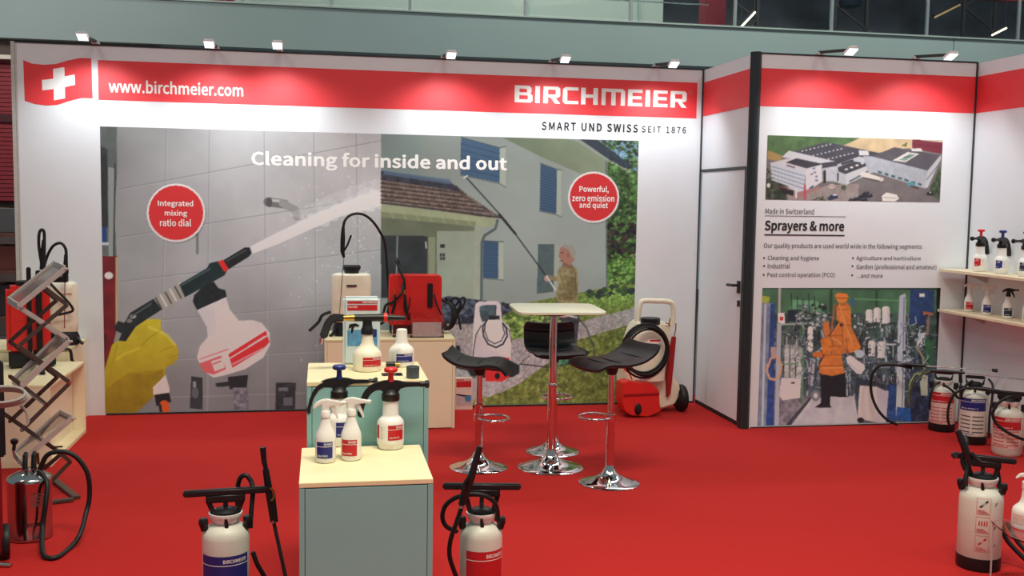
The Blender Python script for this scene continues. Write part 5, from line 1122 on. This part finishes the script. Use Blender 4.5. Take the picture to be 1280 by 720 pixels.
MB().tube(F.path([(1191, 566), (1195, 572)], -.04), .013, 10).build('bar_end', grip, t)

# three at the foot of the side wall
back = ((1183, 541, 'red', 'pressure sprayer with red label, farthest of three by the side wall', .100, .36, False, None),
        (1222, 557, 'blue', 'pressure sprayer with blue label and black foot, middle of three by the side wall', .102, .40, False, 'frame'),
        (1266, 572, 'red', 'pressure sprayer with red label cut by the frame, nearest of three by the side wall', .105, .345, True, None))
pale_label = mat('pale_pink_label', (226, 196, 186), .5, var=.12, scale=50); white_label = mat('off_white_label', (222, 214, 206), .5)
for i, (u, v, c, lab, R_, H_, fun, hd) in enumerate(back):
    P0 = atz(u, v, 0) + Vector((.02, .10, 0)); lm = red_label if c == 'red' else blue_label
    t, F = pressure_sprayer(P0, lab, R_, H_, lm, 'pressure_sprayer', label=(.66, .90) if i < 2 else (.58, .84), handle='T' if i == 2 else 'frame', foot=i < 2, funnel=fun or i == 0, la=(-1.2, .95), group='pressure sprayers by the side wall', hy=.085, title='Spray-Matic 5', hw=.14)
    lo = curved_label(t, R_, -1.2, .95, H_ * .18, H_ * (.65 if i < 2 else .56), pale_label if c == 'red' else white_label, 'lower_label')
    for k in range(5):
        for j in (0, 1): quad(on_cyl(R_ + .0014), -R_ * 1.05 + j * R_ * 1.0, -R_ * .2 + j * R_ * 1.0, H_ * (.24 + .075 * k), H_ * (.262 + .075 * k), red_pict if c == 'red' else grey_print, lo, 'text_line', 5)
    lettering('BIRCHMEIER', (-R_ * 1.1, R_ * .1, H_ * .195, H_ * .225), on_cyl(R_ + .0014), lm, lo, .02)
    if i == 0:
        MB().tube(F.path([(1175, 463, -.02), (1160, 452, -.03), (1140, 460, -.08), (1118, 456, -.12), (1100, 457, -.14), (1090, 470, -.15), (1089, 490, -.16), (1096, 510, -.17), (1108, 524, -.17), (1122, 531, -.15)][2:]), .0115, 10, 6).build('hose_loop', rubber, t)
        MB().tube(F.path([(1124, 456, -.10), (1133, 455.5, -.1), (1158, 457.5, -.1)]), [.011, .016, .015, .011], 10).build('lance_handle', black, t)
        MB().tube(F.path([(1116, 456, -.10), (1121, 456, -.10)]), .013, 10).build('brass_nut', brass, t)
        MB().tube(F.path([(1158, 457.5, -.1), (1200, 460.5, -.1), (1240, 462.5, -.1)]), .0045, 8).build('lance_tube', steel, t)
        MB().tube(F.path([(1240, 462.6, -.1), (1247, 463.5, -.1)]), [.012, .015], 10).build('nozzle', black, t)
        MB().tube(F.path([(1178, 476, -.05), (1168, 482, -.08), (1163, 495, -.1), (1162, 512, -.1)]), .010, 10, 5).build('hose_short', rubber, t)
        MB().tube(F.path([(1178, 480, -.12), (1190, 488, -.12), (1199, 498, -.08), (1206, 488, 0)]), .010, 10, 5).build('hose_front', rubber, t)
        MB().tube(F.path([(1200, 466, 0), (1201, 478, 0)]), [.01, .016], 10).build('hose_elbow', black, t)
    elif i == 1:
        MB().tube(F.path([(1166, 464, -.1), (1153, 468, -.12), (1142, 478, -.14), (1138, 492, -.15), (1140, 505, -.15)]), .0085, 10, 6).build('yellowish_hose', mat('olive_hose', (70, 72, 44), .5), t)
        MB().tube(F.path([(1163, 463.5, -.12), (1180, 464.5, -.12), (1206, 466, -.12)]), [.010, .017, .017, .010], 10).build('lance_handle', black, t)
        MB().tube(F.path([(1206, 466, -.12), (1240, 470, -.12), (1285, 475.5, -.12)]), .0042, 8).build('lance_tube', steel, t)
        MB().tube(F.path([(1214, 486, -.12), (1204, 486, -.14), (1192, 494, -.15), (1186, 508, -.15), (1185, 525, -.15), (1189, 537, -.12)]), .010, 10, 6).build('hose_loop', rubber, t)
        MB().tube(F.path([(1215, 485, -.12), (1228, 486, -.12), (1252, 489.5, -.12)]), [.010, .017, .018, .010], 10).build('spare_handle', black, t)
        MB().tube(F.path([(1236, 474, 0), (1241, 482, -.05), (1240, 500, -.1), (1237, 520, -.1), (1236, 548, -.11)]), .009, 10, 6).build('hose_tail', rubber, t)
        MB().tube(F.path([(1216, 476, -.03), (1209, 480, -.05), (1203, 490, -.06), (1201, 499, -.04)]), .009, 10, 5).build('hose_riser', rubber, t)
    else:
        MB().tube(F.path([(1276, 496, -.05), (1262, 496, -.12), (1248, 504, -.14), (1241, 517, -.15), (1246, 530, -.15), (1262, 542, -.15), (1282, 550, -.13), (1300, 552, -.1)]), .0115, 12, 6).build('hose_loop', rubber, t)

# acrylic shelf stand with a bottle, cut by the right edge
sz = .300; base = atz(1281, 660, sz); base.z = 0
t = thing('acrylic_shelf_stand', 'clear acrylic shelf on thin legs at the right edge', 'stand', base, 0)
c4 = [atz(u, v, sz) - base for u, v in ((1239, 651), (1263, 671), (1332, 694), (1340, 664), (1262, 649))]
n5 = len(c4); vs = [Vector((q.x, q.y, sz)) for q in c4] + [Vector((q.x, q.y, sz - .007)) for q in c4]
MB().add(vs, [tuple(range(n5)), tuple(range(n5, 2 * n5))[::-1]] + [(i, (i + 1) % n5, (i + 1) % n5 + n5, i + n5) for i in range(n5)]).build('shelf_plate', acrylic, t, False)
for k in (0, 2, 3):
    q = c4[k]; k_ = .93; MB().box((q.x * k_ - .003, q.y * k_ - .003, 0), (q.x * k_ + .003, q.y * k_ + .003, sz - .008)).build('leg', mat('frosted_acrylic_edge', (225, 215, 212), .3, trans=.4), t, False)
b_ = foam_bottle((base.x + .004, base.y, sz + .001), -math.atan2(base.x - CAM.x, base.y - CAM.y), 'white bottle with pale pink label on the clear acrylic shelf, cut by the right edge', pale_label, 'white', (-1.1, .6), 'capped_bottle')
b_.scale = (.98, .98, 1.08)
MB().lathe([(.026, .176), (.0265, .18), (.0265, .205), (.020, .21)], 20).build('screw_cap', milky, b_)
MB().prism([(-.030, .226), (-.052, .214), (-.056, .220), (-.036, .240), (.0, .246), (.05, .24), (.05, .226), (.014, .22), (.014, .208), (-.014, .208), (-.016, .226)], -.012, .012).build('spout', milky, b_, True, .003)

# ------------------------------------------------------------ wall shelves with bottles
shelf_m = mat('pale_wood_shelf', (236, 220, 188), .5)
for k, (zt_, lab) in enumerate(((1.305, 'upper cream wall shelf carrying pump sprayers'), (.970, 'lower cream wall shelf carrying trigger bottles'))):
    t = thing('wall_shelf', lab, 'shelf', (SX, -1.10, zt_))
    MB().box((-.27, -2.6, -.022), (-.001, 0, 0)).build('board', shelf_m, t, False, .002)
    for y in (-.25, -1.2, -2.2): MB().prism([(-.20, -.023), (-.001, -.023), (-.001, -.10)], y, y + .015).build('bracket', alu, t, False)
pts_u = [(1224, 338.5, 'red'), (1251, 341, 'blue'), (1281, 346, 'navy')]
lm_ = {'red': red_label, 'blue': blue_label, 'navy': navy_label}
for u, v, c in pts_u:
    p = atx(u, v, 1.84); kn = {'red': red_pl, 'blue': blue_pl, 'navy': grip}[c]
    F = Fr((p.x, p.y, 1.3055))
    pump_sprayer((p.x, p.y, 1.3055), F.rz + (1.15 if c != 'navy' else .95), 'hand pump sprayer with %s knob on the upper wall shelf' % {'red': 'red', 'blue': 'blue', 'navy': 'black'}[c], kn, lm_[c], 'hand pump sprayers on the upper wall shelf', .98, -1, (-1.9, -1.3) if c != 'navy' else (-1.7, -.9))
for u, v, c, hm in ((1211, 387, 'red', milky), (1233, 391.5, 'blue', milky), (1259, 396, 'navy', black), (1284, 401, 'navy', milky)):
    p = atx(u, v, 1.84); F = Fr((p.x, p.y, .9705))
    lab = {1211: 'clear trigger bottle with red label on the lower wall shelf', 1233: 'trigger bottle with blue label on the lower wall shelf', 1259: 'trigger bottle with black spray head on the lower wall shelf', 1284: 'trigger bottle cut by the right edge on the lower wall shelf'}[u]
    trigger_bottle((p.x, p.y, .9705), F.rz + .25, lab, lm_[c], hm, 'trigger bottles on the lower wall shelf', .92)

# ------------------------------------------------------------ left group
ZA, ZB = .64, .55
# red knapsack sprayer
P0 = Vector((-5.66, -.95, ZB)); F = Fr(P0)
t = thing('red_knapsack_sprayer', 'red knapsack sprayer with black straps at the left edge', 'sprayer', P0, F.rz)
a, c = F.L(9, 447), F.L(62, 357)
MB().box((a.x, -.04, .10), (c.x, .18, c.z)).build('tank', red_pl, t, True, .03, 4)
MB().box((a.x + .01, -.05, 0), (c.x + .03, .17, .115)).build('base', black, t, True, .015)
MB().lathe([(.06, c.z - .002), (.062, c.z + .03), (.05, c.z + .036)], 24, c=(a.x + .13, .07, 0)).build('lid', black, t)
for u0, u1 in ((32.5, 40.5), (44, 53.5)):
    p0, p1 = F.L(u0, 334, -.07), F.L(u1, 420, -.07); zt = F.L(u0, 334 if u0 < 40 else 338, -.07).z
    MB().box((p0.x, -.085, .002), (p1.x, -.06, zt)).box((p0.x, -.40, .002), (p1.x, -.0855, .016)).build('shoulder_strap', mat('black_webbing', (16, 17, 20), .8), t, False, .006)
    MB().tube([(p0.x + .03, -.088, .0), (p0.x + .03, -.088, .14)], .004, 6).build('buckle_bar', steel, t)
MB().tube(F.path([(55, 300, -.02), (54, 315, -.02), (53, 337, -.02)]), [.014, .020, .018, .020], 10).build('lance_handle', black, t)
MB().tube(F.path([(55.5, 300, -.02), (55, 290, -.02), (52, 287, -.02), (49, 292, -.02), (48.5, 305, -.02), (50, 318, -.02), (52, 330, -.02)]), .011, 10, 6).build('hose', rubber, t)
MB().tube(F.path([(55.5, 296, -.02), (55.5, 301, -.02)]), .008, 8).build('brass_nut', brass, t)

# cream knapsack sprayer on the rear step
P0 = Vector((-5.40, -.36, ZA)); F = Fr(P0)
t = thing('knapsack_sprayer', 'cream knapsack sprayer with arched hose on the rear left cabinet', 'sprayer', P0, F.rz)
a, c = F.L(62, 432), F.L(97, 352); xm = (a.x + c.x) / 2; W_ = (c.x - a.x) / 2
MB().lathe([(W_ * .85, .09), (W_ * .97, .11), (W_, .17), (W_, c.z - .05), (W_ * .93, c.z - .015), (W_ * .75, c.z)], 36, c=(xm, 0, 0), pw=3.4, sy=.8).build('tank', cream, t)
MB().lathe([(W_ * .9, 0), (W_ * 1.05, .005), (W_ * 1.08, .06), (W_ * .9, .11)], 30, c=(xm, 0, 0), pw=3.4, sy=.85).build('base', black, t)
MB().lathe([(.05, c.z - .004), (.06, c.z + .005), (.062, c.z + .045), (.05, c.z + .055)], 22, c=(xm - .02, 0, 0)).build('lid', black, t)
MB().tube([(xm + W_ * .8, -.06, .07), (xm + W_ * 1.15, -.08, .02), (xm + W_ * 1.3, -.08, .012)], .012, 8, 4).build('foot', black, t)
MB().tube(F.path([(82.5, 318, -.16), (82, 332, -.16), (82, 340, -.16), (81, 353, -.16)]), [.013, .019, .016, .027, .014], 10).build('lance_handle', black, t)
MB().tube(F.path([(81, 352, -.16), (81, 380, -.16), (80.5, 410, -.16)]), .0035, 8).build('lance_tube', steel, t)
MB().tube(F.path([(83, 319, -.16), (82, 311, -.16), (78, 305, -.15), (73, 304, -.14), (66, 308, -.12), (60, 318, -.1), (56, 330, -.08), (54, 340, -.06)]), .011, 10, 6).build('hose', rubber, t)
MB().tube(F.path([(62, 353, -.15), (70, 362, -.16), (82, 374, -.17), (90, 384, -.17), (90, 389, -.17), (80, 392, -.16), (64, 395, -.14)]), .010, 10, 6).build('outlet_hose', rubber, t)
MB().tube(F.path([(83, 315, -.16), (83, 319, -.16)]), .008, 8).build('brass_nut', steel, t)
MB().box((xm - .02, -W_ * .8 - .003, c.z - .09), (xm + .06, -W_ * .8 + .01, c.z - .085)).build('red_mark', red_label, t, False)
MB().tube([(0, 0, 0), (.035, 0, -.006), (.048, 0, -.03), (.055, 0, -.09), (.075, 0, -.115)], .011, 8, 5).build('hanging_strap', black, t).location = F.L(80, 436, -.27)

# folding zigzag brochure stand
LX = -5.0
F = Fr((-4.98, -2.35, 0))
t = thing('zigzag_brochure_stand', 'folding zigzag aluminium brochure stand in front of the left cabinets', 'stand', F.P, F.rz)
al2 = mat('dull_aluminium', (96, 84, 78), .42, .6, var=.1); shelf_ac = mat('smoky_acrylic_shelf', (235, 230, 228), .08, trans=.96, var=0)
def zbar(p, q, dy, m=al2, w_=.026):
    a_, b_ = F.L(*p, dy), F.L(*q, dy); MB().bar(a_, b_, .024, .007, up=(0, 1, 0)).build('strut', m, t, False, .001)
    for c_ in (a_, b_): MB().lathe([(.008, -.008), (.009, -.006), (.009, .006), (.008, .008)], 10, M=Matrix.Translation(c_) @ Matrix.Rotation(PI / 2, 4, 'X')).build('rivet', steel, t)
N_, F_ = -.10, .10
zbar((23, 383), (84, 423), N_, alu); zbar((11, 376), (73, 418), F_, alu)
zbar((12, 427), (71, 375), F_); zbar((23, 433), (84, 381), N_); zbar((71, 375), (50, 358), F_); zbar((84, 381), (56, 360), N_)
zbar((24, 433), (87, 478), N_); zbar((12, 427), (72, 471), F_)
zbar((87, 479), (27, 538), N_); zbar((72, 471), (12, 527), F_)
zbar((27, 483), (58, 506), N_, alu); zbar((-4, 511), (71, 563), F_); zbar((58, 506), (12, 470), N_)
zbar((71, 563), (88, 577), N_); zbar((88, 577), (60, 606), N_); zbar((77, 567), (50, 590), F_)
def tray(p0, p1, q0, q1):
    """far rail p0 (lower) to p1 (upper), near rail q0 to q1"""
    a_, b_ = F.L(*q0, -.12), F.L(*q1, -.12); a2, b2 = F.L(*p0, .12), F.L(*p1, .12)
    fr = MB()
    for p, q, w_ in ((a_, b_, .030), (a2, b2, .030)): fr.bar(p, q, w_, .008, up=(0, 1, 0))
    fr.bar(a_, a2, .012, .040).bar(b_, b2, .012, .040).bar(b_, b_ + (b_ - a_).normalized() * .03 + Vector((0, 0, -.02)), .03, .01)
    o = fr.build('tray', alu, t, False, .001)
    n_ = Vector((-(b_ - a_).z, 0, (b_ - a_).x)).normalized() * .004
    vs = [a_, b_, b2, a2]; c_ = sum(vs, Vector()) / 4; vs = [c_ + (v - c_) * .96 for v in vs]; vs += [v + n_ for v in vs]
    MB().add(vs, [(0, 1, 2, 3), (7, 6, 5, 4), (0, 4, 5, 1), (1, 5, 6, 2), (2, 6, 7, 3), (3, 7, 4, 0)]).build('tray_floor', shelf_ac, o, False)
tray((10, 375), (67, 330), (23, 383), (81, 336)); tray((16, 476), (73, 420), (27, 483), (86, 427)); tray((17, 567), (75, 516), (26, 577), (90, 523))
a_ = F.L(58, 640, 0)
ft = MB()
for p, q in (((38, 631), (92, 624)), ((58, 592), (96, 622)), ((38, 631), (52, 600))):
    A, B = atz(*p, .012) - F.P, atz(*q, .012) - F.P
    R2 = Matrix.Rotation(-F.rz, 4, 'Z'); ft.bar(R2 @ A, R2 @ B, .045, .018)
ft.build('foot_frame', al2, t, False, .003)

# polished steel pressure sprayer
P0 = atz(31, 680, 0) + Vector((.0, .11, 0)); F = Fr(P0)
t = thing('steel_pressure_sprayer', 'polished stainless steel pressure sprayer with looping black hose, lower left', 'sprayer', P0, F.rz)
r = 26 / F.ppm; zt = F.L(30, 598).z
MB().lathe([(r * .93, 0), (r, .006), (r, .02), (r * .985, .026), (r * .985, zt - .02), (r, zt - .012), (r, zt), (r * .93, zt + .012), (r * .6, zt + .032), (r * .3, zt + .038)], 44).build('tank', steel, t)
MB().lathe([(.034, zt + .03), (.036, zt + .05), (.02, zt + .055)], 20).build('filler_cap', chrome, t)
for s in (-.02, .022): MB().tube([(s, -.01, zt + .04), (s + .003, 0, zt + .12), (s + .008, .02, zt + .13)], [.014, .013, .010], 10).build('pump_handle', black, t)
MB().tube(F.path([(40, 592), (32, 585), (22, 575), (18, 568), (17, 562)], .0), .006, 8, 5).build('lever_rod', chrome, t)
MB().lathe([(.012, -.01), (.019, 0), (.019, .014), (.010, .02)], 14, c=F.L(18, 553, 0)).tube(F.path([(17, 563, 0), (18, 556, 0)]), .009, 8).build('lever_knob', black, t)
MB().tube([(.05, -.03, zt + .03), (.058, -.03, zt + .07), (.075, -.04, zt + .065)], .013, 10).build('valve_block', grip, t)
MB().tube(F.path([(47, 566), (47.5, 572), (48, 580)], -.02), .007, 8).build('safety_valve', brass, t)
MB().tube(F.path([(50, 586, -.04), (58, 570, -.06), (70, 565, -.08), (86, 566, -.1), (100, 576, -.11), (110, 594, -.12), (112, 620, -.12), (108, 640, -.14)]) + [F.G(100, 668, .06), F.G(88, 684), F.G(72, 696), F.G(59, 697), F.G(53, 688, .03), F.L(53, 662, -.17), F.L(57, 630, -.14), F.L(59, 606, -.10), F.L(54, 594, -.06), F.L(48, 588, -.04)], .0125, 12, 6).build('hose', rubber, t)
o = quad(on_cyl(r + .001), r * .05, r * .75, zt - .13, zt - .06, mat('dark_etching', (150, 130, 128), .3, .8), t, 'etched_mark', 6)
lettering('BIRCHMEIER', (-r * .15, r * .7, .085, .105), on_cyl(r + .0015), black_print, t, .02)
for k in range(3): quad(on_cyl(r + .0015), r * .12, r * (.70 - .1 * k), zt - .075 - k * .018, zt - .069 - k * .018, steel, o, 'etched_line', 5)

# red trolley cut by the left edge of the frame
P0 = atz(-16, 700, 0); F = Fr(P0)
t = thing('red_trolley_sprayer', 'dark red wheeled trolley sprayer cut by the left edge of the frame', 'sprayer', P0, F.rz)
x1 = F.L(3, 640).x
MB().box((x1 - .26, -.1, .03), (x1, .16, .52)).build('shell', mat('deep_red_plastic', (120, 18, 26), .4), t, True, .03, 3)
M = Matrix.Translation((x1 + .012, .0, .085)) @ Matrix.Rotation(PI / 2, 4, 'Y')
MB().lathe([(.05, -.018), (.082, -.016), (.086, -.008), (.086, .008), (.082, .016), (.05, .018)], 28, M=M).build('wheel', rubber, t)
MB().tube([(x1 - .04, -.12, .012), (x1 + .03, -.16, .010)], .012, 10).build('axle_stub', steel, t)
xu = F.L(8, 470, .05).x
MB().box((x1 - .14, .04, .5), (xu - .012, .10, .98)).build('upright', mat('dark_blue_black_panel', (20, 24, 32), .6), t, True, .008)
c_ = F.L(6, 498, -.12); mb = MB()
for k in range(3): mb.tube([(c_.x + (.115 - .008 * k) * math.cos(a) - .01, c_.y + .05 * math.sin(a) - .012 * k, c_.z + .030 * math.sin(a) + .012 * k) for a in [i * PI / 12 for i in range(24)]], .0075, 8, closed=True)
mb.tube(F.path([(26, 507, -.12), (33, 515, -.12), (35, 527, -.12), (32, 532, -.12)]), .0075, 8, 5)
mb.build('grey_hose_coil', mat('pale_grey_hose', (168, 162, 154), .4), t)
